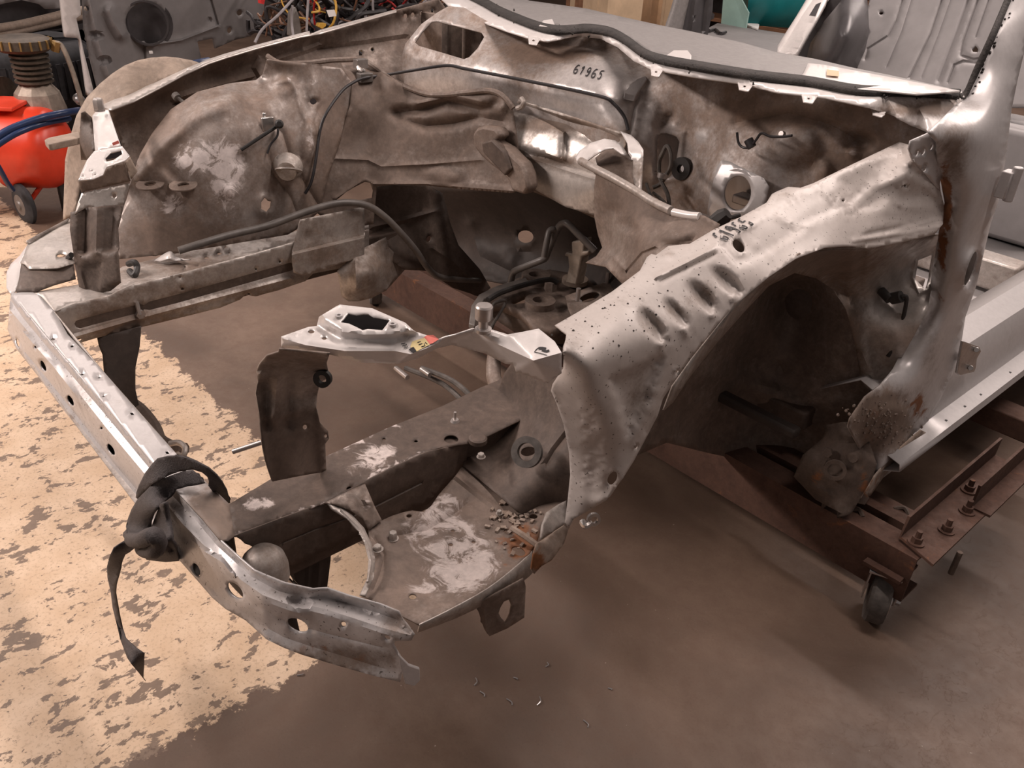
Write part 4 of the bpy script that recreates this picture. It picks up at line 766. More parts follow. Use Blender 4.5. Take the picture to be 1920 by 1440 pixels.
obj('tower_lip', *tube([P(1089, 302, y=.95), P(1113, 315, y=.935), P(1150, 334, y=.92), P(1190, 357, y=.91), P(1225, 379, y=.895), P(1258, 395, y=.88)], .008, 10), 'silver_dusty', car)
obj('tower_lip_end', *tube([P(1262, 398, y=.88), P(1290, 404, y=.88), P(1312, 406, y=.878)], .007, 10), 'white_paint', car)
sheet('tower_curl', [(1078, 295), (1087, 282), (1107, 268), (1133, 260), (1153, 263), (1166, 272), (1178, 290), (1186, 302), (1170, 290), (1150, 277), (1133, 280), (1113, 292), (1098, 303), (1088, 306)], [row('y', (.97, .99, 1.0, 1.0, .99), (1080, 295), (1107, 268), (1133, 260), (1166, 274), (1182, 298)), row('y', (.95, .955, .96), (1098, 303), (1133, 280), (1170, 290))], 'white_paint', car, step=5)
sheet('tower_curl_flap', [(1163, 246), (1183, 253), (1197, 266), (1206, 280), (1205, 296), (1196, 303), (1187, 301), (1178, 288), (1176, 268)], [row('y', (1.03, 1.0, .97), (1163, 246), (1190, 260), (1206, 282)), row('y', (.96, .97), (1187, 301), (1176, 275))], 'white_paint', car, step=5)
sheet('tower_curl_side', [(1187, 301), (1196, 303), (1205, 296), (1202, 345), (1201, 370), (1192, 356), (1186, 330)], [row('y', (.96, .955, .925), (1187, 301), (1205, 296), (1201, 368))], 'silver_dusty', car, step=6)
sheet('tower_pocket', [(1116, 296), (1135, 279), (1152, 277), (1170, 288), (1187, 302), (1188, 356), (1150, 336), (1122, 318)], [row('y', (1.0, 1.02, 1.0), (1118, 300), (1140, 280), (1187, 305)), row('y', (.96, .96), (1122, 318), (1188, 355))], 'grime', car, step=8)
obj('cable_boot', *cat(lathe(P(1340, 418, y=.90), (.5, .2, .6), [(-.012, .010), (0, .014), (.018, .015), (.028, .011)], 8), cyl(P(1352, 412, y=.90), P(1386, 404, y=.95), .004, 8)), 'rubber_black', car)
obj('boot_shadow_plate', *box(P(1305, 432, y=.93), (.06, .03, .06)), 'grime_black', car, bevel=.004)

# --- far side: fender inner wall, flange, wheelhouse, tower
fw, S_fw = sheet('far_fender_inner', [(205, 206), (250, 189), (300, 163), (344, 139), (390, 118), (420, 108), (480, 90), (560, 69), (582, 64), (600, 61), (743, 20), (823, -2), (838, 18), (795, 45), (768, 85), (762, 120), (762, 160), (720, 160), (640, 160), (560, 165), (500, 170), (430, 190), (370, 220), (320, 270), (280, 340), (245, 350), (232, 280)],
    [row('x', -.70, (205, 206), (300, 163), (390, 118), (582, 64), (743, 20), (823, -2)), row('x', (-.735, -.735, -.735, -.725, -.715, -.71), (212, 218), (304, 176), (394, 131), (585, 74), (745, 30), (826, 8)), row('x', (-.72, -.73, -.73, -.72, -.71, -.70), (240, 300), (300, 220), (400, 165), (520, 120), (640, 85), (760, 60)), row('x', (-.66, -.68, -.64, -.62), (280, 330), (370, 210), (560, 150), (760, 130))], 'grime', car, step=9,
    holes=[ell(760, 30, 3.4, 4.4), ell(774, 28, 3.4, 4.4), ell(790, 25, 2.8, 4), ell(811, 20, 3, 4), [(673, 94), (679, 94), (679, 104), (673, 104)], ell(698, 92, 3, 3.6)],
    ridges=[([(600, 92), (680, 84), (760, 72)], 5, -.012), ([(520, 112), (580, 92), (600, 84)], 4, .008), ([(330, 185), (400, 162), (470, 145)], 6, .010), ([(330, 195), (400, 172), (470, 154)], 5, -.012)], bumps=[(490, 130, 16, 26, 0, .02)], stains=[('dirt', 350, 190, 120, 40, .25), ('dirt', 650, 90, 90, 20, -.12)])
obj('fender_weld_stud', *cat(cyl(P(330, 181, x=-.65), P(347, 194, x=-.63), .004, 8), cyl(P(328, 178, x=-.655), P(333, 184, x=-.645), .009, 10)), 'rubber_dusty', car)
sheet('far_fender_flange', [(188, 198), (233, 178), (290, 155), (344, 130), (390, 111), (420, 101), (480, 84), (560, 63), (580, 58), (582, 64), (600, 56), (743, 17), (743, 22), (600, 63), (560, 70), (480, 91), (420, 109), (390, 119), (344, 140), (300, 164), (250, 190), (207, 206)], [row('x', -.675, (207, 206), (300, 164), (390, 119), (582, 66), (743, 21)), row('x', (-.745, -.735, -.725, -.70, -.695), (188, 198), (290, 155), (390, 111), (580, 58), (743, 17))], 'silver_dusty', car, step=7, th=.003, stains=[('dirt', 300, 160, 600, 200, -.12)])
wh, S_wh = sheet('far_wheelhouse', [(238, 372), (250, 325), (262, 290), (285, 250), (320, 205), (370, 172), (430, 156), (480, 150), (492, 140), (500, 112), (530, 116), (570, 118), (640, 128), (664, 160), (660, 200), (640, 260), (616, 330), (606, 370), (600, 396), (570, 422), (540, 440), (450, 455), (330, 475), (222, 486), (216, 430)],
    [row('x', (-.60, -.625, -.64, -.635, -.62), (240, 370), (262, 290), (320, 205), (430, 154), (492, 145)), row('x', (-.56, -.545, -.535, -.54), (290, 330), (340, 260), (420, 200), (500, 180)), row('x', (-.495, -.475, -.465), (360, 340), (440, 280), (530, 260)), row('x', (-.46, -.45, -.45), (420, 400), (500, 370), (580, 340)), row('x', (-.53, -.50, -.455, -.445), (225, 480), (330, 465), (450, 448), (560, 425)), row('x', (-.57, -.53, -.50), (500, 115), (600, 122), (660, 165)), [(600, 230, 'x', -.485), (630, 300, 'x', -.46), (260, 400, 'x', -.565)]], 'wheelhouse_grime', car, step=8, ang=60,
    holes=[[(497, 370), (503, 377), (509, 378), (507, 390), (500, 398), (490, 392), (490, 379)], ell(588, 190, 7, 6), ell(282, 346, 8, 3), ell(344, 348, 10, 3.2, -6)],
    bumps=[(499, 385, 28, 30, 0, .012), (429, 358, 16, 16, 0, .008), (460, 219, 8, 8, 0, .006), (452, 300, 18, 20, 0, -.006), (589, 165, 14, 44, 0, .010), (583, 260, 22, 60, 10, .020), (545, 315, 30, 22, 0, .02), (530, 160, 30, 26, 30, .012)],
    ridges=[([(262, 330), (310, 265), (370, 215), (440, 190)], 16, .022), ([(490, 160), (545, 150), (556, 170), (566, 210), (590, 250)], 5, .006), ([(470, 200), (500, 220), (530, 250), (545, 300), (575, 350), (600, 390)], 5, -.008), ([(505, 290), (515, 330), (545, 370), (560, 410)], 4, -.006)],
    stains=[('chalk', 400, 295, 70, 48, .38), ('chalk', 425, 345, 32, 60, .36), ('chalk', 350, 300, 36, 24, .26), ('chalk', 325, 385, 26, 22, .5), ('chalk', 450, 420, 60, 30, .14), ('chalk', 545, 150, 14, 10, .25), ('chalk', 588, 155, 10, 14, .3), ('chalk', 583, 262, 12, 40, .28), ('chalk', 545, 308, 14, 8, .25), ('dirt', 300, 260, 40, 60, .20), ('dirt', 350, 450, 130, 30, .12), ('rust', 255, 430, 30, 40, .13), ('dirt', 620, 240, 26, 80, .15), ('dirt', 480, 400, 60, 40, -.08)])
obj('wheelhouse_stay', *tube([S_wh(452, 281, .012), S_wh(490, 256, .02), S_wh(528, 231, .03)], .0042, 8, smooth=False), 'rubber_black', car)
obj('stay_head', *lathe(S_wh(522, 234, .02), S_wh(524, 232, .06)-S_wh(522, 234, .02), [(0, .007), (.015, .009), (.03, .010), (.036, .006)], 12), 'rubber_black', car)
obj('wheelhouse_lead', *tube([S_wh(521, 240, .012), S_wh(520, 255, .012), S_wh(508, 270, .012), S_wh(501, 288, .012)], .0025, 6), 'wire_black', car)
obj('stay_clamp', *cat(box(S_wh(502, 232, .006), (.008, .03, .03)), box(S_wh(496, 224, .006), (.006, .008, .03))), 'bare_steel', car, bevel=.002)
for (u, v, du) in ((282, 347, 20), (344, 349, 22)):
    c = S_wh(u, v, .012); obj('mount_ear', *cat(ring(c, (.1, -.1, 1), .030, .012, .004, 24), box(c+np.array([-.028, .006, -.001]), (.03, .05, .004))), 'grime', car, bevel=.001)
obj('ear_gusset', *extr([S_wh(u, v, .016) for u, v in [(338, 356), (366, 348), (362, 364), (352, 376), (344, 372)]], (-.004, 0, 0)), 'grime', car)
obj('socket_flange', *cat(lathe(S_wh(540, 312, .0), (.7, -.5, -.1), [(0, .034), (.02, .024), (.03, .022)], 20), ring(S_wh(541, 318, .03), (.4, -.3, -1), .030, .016, .003)), 'silver_dusty', car)
rr, S_rr = sheet('far_tower', [(595, 400), (606, 370), (616, 330), (640, 255), (657, 195), (660, 160), (640, 118), (693, 117), (727, 143), (767, 164), (813, 177), (880, 172), (913, 169), (935, 174), (947, 183), (960, 200), (968, 250), (975, 310), (990, 352), (960, 362), (880, 356), (800, 348), (740, 346), (706, 350), (700, 420), (640, 432)],
    [row('x', (-.45, -.455, -.475, -.51), (600, 400), (625, 320), (648, 230), (655, 150)), row('x', (-.585, -.56), (645, 118), (690, 119)), row('y', (.90, .93, .96, .98, 1.01, 1.03, 1.04), (700, 170), (735, 150), (770, 168), (813, 180), (880, 176), (940, 180), (960, 205)), row('y', (.86, .90, .97, 1.02, 1.03), (690, 260), (740, 250), (820, 250), (900, 260), (962, 260)), row('y', (.82, .86, .95, 1.0, 1.03), (690, 345), (740, 340), (820, 335), (900, 340), (970, 340)), [(660, 410, 'x', -.42)]], 'grime', car, step=8, ang=60,
    holes=[[(625, 380), (653, 357), (684, 341), (694, 343), (699, 357), (697, 371), (670, 376)]],
    ridges=[([(740, 212), (790, 205), (840, 190), (900, 205), (930, 195)], 9, -.022), ([(750, 222), (800, 236), (850, 232), (900, 220), (945, 228)], 8, -.018), ([(780, 195), (850, 180), (940, 200)], 9, .016), ([(620, 297), (690, 300), (715, 312), (800, 308), (900, 300)], 3, .006), ([(630, 372), (684, 336), (700, 345)], 4, .006), ([(700, 345), (800, 345), (960, 358)], 5, .01)],
    bumps=[(830, 330, 44, 18, 5, .014), (680, 208, 6, 6, 0, .008), (652, 210, 6, 6, 0, .008)], stains=[('dirt', 690, 210, 70, 70, .26), ('dirt', 740, 340, 60, 20, .3), ('rust', 760, 300, 70, 20, .10), ('chalk', 682, 229, 5, 4, .35), ('chalk', 835, 327, 24, 6, .22), ('dirt', 840, 215, 60, 14, .3)])
obj('tower_seam_lip', *tube([P(501, 105, x=-.60), P(517, 115, x=-.58), P(535, 119, x=-.57), P(580, 118, x=-.56), P(620, 113, x=-.56), P(668, 111, x=-.56)], .0065, 8), 'grime', car)
obj('tower_top_lip', *tube([P(690, 117, x=-.545), P(710, 131, y=.935), P(730, 146, y=.945), P(767, 165, y=.955), P(813, 178, y=.975), P(880, 173, y=1.005), P(913, 170, y=1.02), P(935, 175, y=1.028), P(950, 187, y=1.03), P(962, 203, y=1.035)], .0065, 8), 'grime', car)
obj('spring_clip', *cat(box(P(676, 119, x=-.53), (.02, .03, .02)), tube([P(671, 125, x=-.52), P(675, 133, x=-.51), P(680, 131, x=-.515), P(684, 134, x=-.51)], .004, 6)), 'bare_steel', car, bevel=.001)
obj('cable_clip', *box(P(684, 145, x=-.505), (.022, .035, .022)), 'hose_grey', car, bevel=.002)
obj('tower_hook', *extr([P(u, v, y=.985) for u, v in [(885, 252), (893, 240), (905, 236), (928, 240), (938, 256), (927, 266), (948, 278), (963, 294), (978, 308), (986, 328), (990, 353), (982, 366), (958, 358), (953, 340), (940, 325), (920, 310), (902, 294), (888, 276)]], (0, .035, 0)), 'grime', car, bevel=.008, smooth=50)
obj('hook_pad', *extr([P(u, v, y=.975) for u, v in [(902, 268), (922, 262), (944, 284), (956, 318), (946, 330), (925, 308), (905, 286)]], (0, .02, 0)), 'grime_dark', car, bevel=.004)

# --- far rail
frt, S_frt = sheet('far_rail_top', [(62, 548), (143, 534), (195, 520), (230, 500), (287, 486), (367, 461), (547, 436), (640, 402), (700, 388), (700, 428), (640, 440), (547, 455), (467, 478), (333, 514), (250, 534), (200, 557), (143, 568), (102, 584), (76, 556)], [row('z', .55, (62, 548), (102, 584), (547, 455), (367, 461), (143, 534), (690, 420))], 'silver_dusty', car, step=9, holes=[ell(387, 483, 4.6, 2.4), ell(411, 475, 4.6, 2.2), ell(509, 443, 7, 2.8), ell(423, 463, 2, 1.4), ell(430, 474, 2, 1.4), ell(347, 500, 2, 1.4)], stains=[('dirt', 350, 500, 200, 30, .12), ('dirt', 120, 560, 50, 20, -.15)])
frs, S_frs = sheet('far_rail_side', [(102, 584), (143, 568), (200, 557), (250, 534), (333, 514), (467, 478), (547, 455), (640, 440), (692, 430), (692, 488), (640, 503), (587, 513), (573, 527), (520, 545), (500, 550), (480, 556), (460, 553), (450, 562), (413, 577), (333, 597), (267, 613), (180, 634), (147, 644), (128, 626)], [row('x', -.38, (102, 584), (200, 557), (547, 455), (690, 435), (690, 485), (460, 556), (147, 643))], 'silver_dusty', car, step=8,
    holes=[ell(338, 520, 3, 2.4), ell(342, 542, 3, 2.6), ell(467, 552, 2.6, 2.4), ell(525, 491, 2.4, 2.4), ell(480, 505, 2, 2), ell(149, 637, 4, 3)],
    ridges=[([(148, 608), (200, 594), (333, 560), (545, 500)], 6, -.010), ([(140, 632), (250, 600), (400, 560), (545, 522)], 4, .008), ([(270, 560), (272, 612)], 5, .004)], stains=[('dirt', 230, 600, 90, 30, .22), ('dirt', 120, 600, 24, 24, -.3), ('dirt', 400, 545, 200, 12, .12)])
obj('rail_box_far', *box((-.425, .5, .508), (.085, .82, .07)), 'grime_dark', car, bevel=.004)
obj('rail_bolt_stud', *cat(cyl(P(256, 566, x=-.378), P(262, 590, x=-.372), .0045, 8), lathe(P(262, 588, x=-.378), (1, 0, 0), [(0, .010), (.008, .010)], 6)), 'galv_bolt', car)
obj('rubber_plug', *tube([P(241, 495, z=.565), P(252, 492, z=.575), P(257, 502, z=.565), P(252, 516, z=.555), P(243, 508, z=.556)], .007, 8), 'rubber_black', car)
obj('paper_scrap', *loft([[P(u, v, z=z) for u, v, z in [(290, 489, .556), (318, 472, .57), (330, 482, .558), (352, 487, .566)]], [P(u, v, z=z) for u, v, z in [(300, 491, .556), (318, 486, .568), (330, 490, .558), (358, 486, .562)]]], k=4), 'white_paint', car, solid=.0015)
bpS = sheet('rail_gusset', [(563, 412), (683, 388), (684, 442), (683, 480), (567, 517), (551, 511), (547, 477)], [row('x', -.372, (563, 412), (683, 388)), row('x', -.368, (550, 472), (682, 440)), row('x', -.345, (548, 478), (683, 446)), row('x', -.345, (551, 511), (683, 480))], 'silver_dusty', car, mode='lin', step=7, bumps=[(577, 443, 13, 13, 0, -.007), (618, 443, 9, 9, 0, -.005), (663, 405, 10, 9, 0, -.005)], stains=[('dirt', 620, 480, 50, 20, .12)])
em = [(632, 508), (636, 529), (640, 556), (653, 565), (672, 565), (697, 559), (724, 545), (741, 526), (760, 505), (746, 480), (728, 462), (724, 445), (684, 464), (660, 480), (655, 486)]
sheet('engine_mount_bracket', em, [row('x', [-.36, -.355, -.35, -.34, -.33, -.33, -.34, -.36, -.38, -.37, -.36, -.36, -.36, -.36, -.36], *em), [(690, 510, 'x', -.30), (660, 530, 'x', -.325)]], 'silver_dusty', car, step=6, ang=60, ridges=[([(666, 486), (668, 540)], 7, .014), ([(726, 465), (727, 530)], 3, -.008)], stains=[('dirt', 690, 500, 50, 40, .12)])
sheet('rail_kick', [(684, 465), (692, 430), (690, 395), (706, 350), (740, 345), (800, 346), (830, 362), (845, 420), (860, 460), (900, 505), (920, 540), (900, 556), (850, 540), (800, 508), (760, 506), (735, 490), (724, 455)], [row('x', (-.40, -.42, -.44), (690, 440), (700, 390), (720, 348)), row('x', (-.40, -.42), (800, 348), (835, 365)), row('x', (-.36, -.36, -.35), (760, 470), (840, 470), (900, 545)), [(760, 420, 'x', -.39)]], 'grime_dark', car, step=9, holes=[ell(804, 448, 4, 6, 25)], bumps=[(720, 435, 40, 14, -20, -.02)], ridges=[([(700, 425), (760, 412), (820, 395)], 4, .008), ([(810, 465), (850, 490), (880, 520)], 4, .006)])
sheet('far_leg', [(182, 633), (265, 612), (262, 650), (254, 690), (254, 730), (262, 766), (246, 768), (200, 740), (194, 690), (192, 665), (185, 648)], [row('x', (-.385, -.36), (182, 633), (265, 612)), row('x', (-.36, -.34), (194, 690), (254, 690)), row('x', (-.34, -.33), (200, 740), (262, 766))], 'grime_black', car, step=7, th=.03)
obj('lower_radiator_bar', *tube([P(240, 752, z=.31), P(265, 770, z=.30), P(288, 798, z=.29), P(300, 825, z=.28), P(322, 838, z=.29), P(345, 842, z=.30)], .014, 8), 'grime_dark', car)
obj('radiator_bar_hook', *tube([P(318, 832, z=.33), P(335, 830, z=.335), P(347, 840, z=.335), P(343, 855, z=.325), P(333, 852, z=.32)], .006, 8), 'silver_dusty', car)
sheet('near_leg', [(546, 1060), (622, 1020), (620, 1050), (613, 1106), (590, 1108), (566, 1104), (555, 1090)], [row('x', .455, (546, 1060), (622, 1020), (613, 1106), (560, 1098))], 'grime_black', car, step=7, th=.03, ridges=[([(580, 1045), (578, 1105)], 4, .006), ([(600, 1035), (596, 1105)], 4, .006)])

# --- far headlight floor and radiator support stack
sheet('far_headlight_floor', [(38, 492), (44, 480), (52, 455), (70, 440), (130, 411), (215, 400), (235, 440), (320, 462), (317, 468), (222, 474), (180, 485), (138, 494), (107, 503), (70, 504), (54, 504), (46, 495)], [row('z', .575, (42, 490), (52, 455), (130, 411), (107, 503)), row('z', (.57, .56, .56), (180, 485), (230, 460), (318, 465))], 'silver_dusty', car, step=8, holes=[ell(115, 479, 9, 3.8), [(223, 459), (244, 453), (247, 456), (225, 462)]], bumps=[(85, 462, 14, 8, 0, .006)], ridges=[([(60, 498), (110, 495), (140, 486)], 4, .005), ([(232, 472), (260, 468), (316, 464)], 3, .008)], stains=[('dirt', 90, 470, 60, 40, -.12), ('chalk', 80, 465, 20, 10, .15)])
sheet('far_headlight_front', [(40, 492), (46, 496), (54, 505), (107, 504), (138, 496), (142, 522), (100, 534), (66, 547), (30, 547), (36, 520)], [row('z', .572, (40, 492), (54, 505), (138, 496)), row('z', (.552, .552, .56), (30, 547), (66, 547), (142, 522))], 'grime_dark', car, step=8)
sheet('far_floor_edge', [(50, 451), (70, 440), (130, 409), (128, 416), (72, 448), (54, 458)], [row('z', .583, (50, 451), (130, 409)), row('z', .576, (54, 458), (128, 416))], 'silver_dusty', car, step=8)
obj('floor_clip', *cat(cyl(P(128, 484, z=.575), P(134, 478, z=.59), .006, 8)), 'rubber_black', car)
E5 = [(132, 398), (166, 389), (232, 383), (219, 428), (222, 470), (227, 530), (207, 546), (168, 552), (148, 538), (141, 500), (131, 430)]
sheet('radiator_support', E5, [row('x', (-.50, -.475, -.44), (132, 398), (166, 389), (232, 383)), row('x', (-.47, -.44, -.40), (136, 470), (175, 465), (222, 468)), row('x', (-.47, -.42, -.38), (148, 538), (185, 545), (227, 530))], 'grime_dark', car, step=6, th=.004,
    ridges=[([(160, 395), (158, 470)], 8, -.014), ([(182, 395), (180, 470)], 8, .012), ([(212, 395), (208, 465)], 8, -.006)], plates=[([(148, 478), (222, 468), (228, 530), (168, 552), (150, 540)], .010, 6), ([(150, 500), (190, 492), (186, 545), (165, 550)], -.008, 5)], stains=[('dirt', 200, 500, 40, 50, -.12)])
sheet('support_plate', [(153, 362), (243, 344), (231, 384), (186, 393), (166, 386), (140, 402), (146, 380)], [row('x', (-.50, -.44), (153, 362), (243, 344)), row('x', (-.49, -.44), (142, 398), (231, 384))], 'silver_dusty', car, step=6, holes=[ell(214, 367, 4, 4)], stains=[('dirt', 190, 370, 50, 20, -.2)])
sheet('support_box', [(147, 337), (176, 333), (194, 326), (199, 316), (232, 302), (244, 340), (152, 361)], [row('x', (-.495, -.47, -.44), (147, 337), (195, 322), (232, 304)), row('x', (-.50, -.435), (152, 361), (244, 340))], 'grime', car, step=6)
sheet('support_cap', [(177, 283), (229, 274), (243, 292), (234, 301), (199, 313), (193, 327), (175, 335), (147, 338), (152, 324), (163, 300)], [row('z', (.845, .85), (177, 283), (229, 274)), row('z', (.825, .835), (147, 338), (234, 301))], 'white_paint', car, step=5, holes=[[(197, 296), (207, 286), (227, 281), (229, 289), (213, 300), (200, 303)], ell(172, 320, 3, 1), ell(178, 327, 3, 1), ell(155, 330, 3, 1)])
sheet('support_flap', [(233, 303), (244, 294), (258, 321), (246, 336), (241, 325)], [row('x', (-.445, -.43, -.43), (233, 303), (258, 321), (246, 336))], 'dusty_beige', car, step=5)
sheet('support_arm', [(173, 217), (180, 209), (203, 205), (226, 273), (178, 284)], [row('x', (-.655, -.645), (175, 216), (204, 206)), row('x', (-.52, -.48), (178, 284), (226, 273))], 'white_paint', car, step=6, ridges=[([(176, 218), (180, 282)], 3, .006)], bumps=[(200, 276, 16, 8, 0, .008)], stains=[('rust', 212, 270, 10, 5, .2)])
patch('red_mark', [(210, 268), (222, 263), (224, 269), (212, 273)], lambda u, v, l: P(u, v, x=-.485), 'sticker_red', car)
bolt(P(187, 208, x=-.63), (0, 0, 1), .011, .022, 'support_bolt', 'galv_bolt', car, 1.0)
sheet('support_slot_wall', [(152, 212), (160, 209), (172, 220), (177, 283), (163, 300), (152, 300), (149, 260)], [row('x', -.66, (152, 212), (172, 220), (155, 300)), [(177, 283, 'x', -.56)]], 'grime_dark', car, step=7)
obj('support_bar', *extr([P(u, v, z=.80) for u, v in [(83, 262), (90, 258), (148, 246), (152, 258), (96, 270), (90, 270)]], (0, 0, -.014)), 'dusty_beige', car, bevel=.002)
dome, S_dm = sheet('outer_arch_shell', [(118, 412), (122, 300), (132, 255), (143, 217), (162, 183), (187, 157), (210, 138), (233, 123), (258, 113), (283, 108), (310, 106), (333, 108), (360, 113), (380, 120), (345, 136), (290, 158), (240, 180), (207, 205), (200, 230), (178, 290), (150, 345), (140, 400)], [row('x', (-.85, -.84, -.82, -.80, -.78), (118, 408), (124, 300), (187, 157), (283, 108), (375, 120)), row('x', (-.735, -.74, -.73), (207, 205), (290, 160), (345, 136)), row('x', (-.72, -.76), (180, 290), (145, 400)), [(240, 150, 'x', -.76), (150, 250, 'x', -.77)]], 'dusty_beige', car, step=8, ang=60)

# --- hoses and cables in the bay
obj('drain_hose', *tube([P(335, 470, x=-.44), P(380, 456, x=-.43), P(430, 441, x=-.425), P(500, 424, x=-.41), P(560, 402, x=-.40), P(610, 386, x=-.385), P(650, 380, x=-.37), P(690, 386, x=-.355), P(722, 407, x=-.34), P(752, 437, x=-.33), P(780, 470, x=-.33), P(802, 502, x=-.335), P(830, 521, x=-.34), P(900, 526, x=-.36)], .0085, 10), 'hose_grey', car)
obj('hood_release_cable', *tube([P(1178, 244, y=1.07), P(1170, 218, y=1.07), P(1150, 194, y=1.06), P(1130, 182, y=1.05), P(1060, 166, y=1.04), P(1000, 154, y=1.03), P(940, 142, y=1.02), P(872, 129, y=1.01), P(838, 123, y=1.0), P(780, 131, y=.96), P(720, 141, x=-.50), P(684, 146, x=-.49), P(662, 155, x=-.485), P(640, 172, x=-.475), P(612, 212, x=-.46), P(600, 245, x=-.455), P(592, 300, x=-.435), P(584, 340, x=-.425), P(572, 363, x=-.43)], .0036, 8), 'wire_black', car)

# --- steering and mount assembly low in the bay
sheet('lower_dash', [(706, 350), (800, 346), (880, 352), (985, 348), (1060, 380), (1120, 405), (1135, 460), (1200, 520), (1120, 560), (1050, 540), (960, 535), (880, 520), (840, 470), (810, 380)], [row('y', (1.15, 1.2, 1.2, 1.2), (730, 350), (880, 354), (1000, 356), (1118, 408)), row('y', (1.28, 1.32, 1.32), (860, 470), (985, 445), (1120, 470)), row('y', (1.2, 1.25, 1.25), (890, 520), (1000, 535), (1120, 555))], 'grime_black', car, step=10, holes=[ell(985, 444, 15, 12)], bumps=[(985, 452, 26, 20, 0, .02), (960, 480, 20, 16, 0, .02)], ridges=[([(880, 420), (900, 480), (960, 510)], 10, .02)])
st = thing('subframe_assembly', 'dark greasy subframe plate with ring bushings, pipes and post inside engine bay', 'subframe', P(1010, 560, z=.42)*np.array([1, 1, 0])+np.array([0, 0, .33]))
sf = [(900, 552), (925, 540), (975, 520), (1030, 505), (1070, 512), (1120, 520), (1165, 510), (1190, 520), (1150, 570), (1090, 600), (1040, 618), (1000, 612), (975, 585), (940, 570), (905, 572)]
sheet('mount_plate', sf, [row('z', .42, *sf)], 'grime', st, step=8, th=.02, holes=[[(955, 562), (985, 548), (1000, 552), (985, 568), (962, 570)], ell(1104, 556, 22, 8, -18)], bumps=[(1020, 590, 40, 18, 0, .008)])
sheet('plate_skirt', [(900, 560), (940, 572), (975, 588), (1000, 614), (1040, 620), (1090, 602), (1100, 640), (1000, 650), (960, 620), (930, 600), (915, 640), (890, 610), (884, 580)], [row('z', .41, (900, 560), (975, 588), (1040, 620), (1090, 602)), row('z', .33, (915, 640), (1000, 650), (1100, 640))], 'grime_dark', st, step=9)
for (u, v) in ((1005, 514), (1013, 562)):
    c = P(u, v, z=.44); obj('ring_bushing', *cat(ring(c-np.array([0, 0, .025]), (0, 0, 1), .038, .019, .025, 30), lathe(c-np.array([0, 0, .03]), (0, 0, 1), [(0, .02), (.018, .019)], 20)), 'grime', st, smooth=40)
c = P(1078, 530, z=.43); obj('post_base', *lathe(c, (0, 0, 1), [(0, .034), (.012, .034)], 24), 'dusty_beige', st)
obj('lift_post', *extr([P(u, v, y=1.17) for u, v in [(1060, 530), (1066, 500), (1064, 482), (1057, 480), (1060, 473), (1072, 476), (1071, 453), (1082, 452), (1095, 447), (1092, 472), (1103, 470), (1102, 478), (1090, 482), (1085, 510), (1080, 535)]], (0, .03, 0)), 'cast_alloy', st, bevel=.004)
obj('flat_arm', *extr([P(u, v, z=.45) for u, v in [(898, 552), (930, 536), (985, 520), (992, 527), (940, 546), (908, 560), (896, 580), (890, 610), (879, 606), (884, 572)]], (0, 0, -.012)), 'hose_grey', st, bevel=.002)
obj('arm_edge_strip', *tube([P(915, 562, z=.455), P(940, 548, z=.46), P(990, 532, z=.462), P(1030, 524, z=.46), P(1045, 530, z=.45)], .007, 8), 'rubber_black', st)
obj('hex_block', *lathe(P(1032, 543, z=.42), (0, 0, 1), [(0, .018), (.022, .016)], 6), 'grime', st)
obj('steel_pipe', *tube([P(958, 528, y=1.1), P(962, 512, y=1.1), P(972, 505, y=1.1), P(1010, 490, y=1.12), P(1022, 484, y=1.13), P(1028, 470, y=1.14), P(1045, 430, y=1.15), P(1056, 419, y=1.15), P(1066, 421, y=1.15), P(1085, 440, y=1.16), P(1115, 470, y=1.18)], .009, 10), 'hose_grey', st)
obj('steel_pipe', *tube([P(1020, 482, y=1.11), P(1026, 450, y=1.12), P(1030, 434, y=1.13), P(1038, 430, y=1.14), P(1042, 436, y=1.15)], .008, 10), 'hose_grey', st)
obj('return_pipe', *tube([P(920, 600, z=.40), P(923, 575, z=.43), P(932, 566, z=.44), P(948, 567, z=.43), P(920, 615, z=.38)], .004, 8), 'rubber_dusty', st)
for (u, v) in ((1137, 540), (1082, 572)):
    c = P(u, v, z=.43); obj('mount_stud', *cat(cyl(c, c+np.array([0, 0, .045]), .006, 10), lathe(c, (0, 0, 1), [(0, .017), (.006, .014), (.012, .011)], 16)), 'galv_bolt', st)
sheet('side_shelf', [(1060, 555), (1100, 540), (1140, 528), (1180, 520), (1170, 545), (1110, 590), (1075, 600), (1066, 580)], [row('z', (.445, .45), (1060, 555), (1180, 520)), row('z', .44, (1170, 545), (1075, 600))], 'grime', st, step=8, holes=[ell(1105, 557, 20, 8, -18)])
obj('pipe_pair', *tube([P(760, 690, z=.35), P(830, 720, z=.35), P(880, 765, z=.35)], .006, 8), 'rubber_dusty', car)
obj('pipe_pair', *tube([P(790, 690, z=.37), P(850, 715, z=.37), P(900, 760, z=.37)], .006, 8), 'rubber_dusty', car)
for (u, v, u2, v2, z) in ((742, 690, 764, 708, .35), (790, 692, 806, 703, .37)):
    obj('pipe_fitting', *cyl(P(u, v, z=z), P(u2, v2, z=z), .006, 10), 'galv_bolt', car)

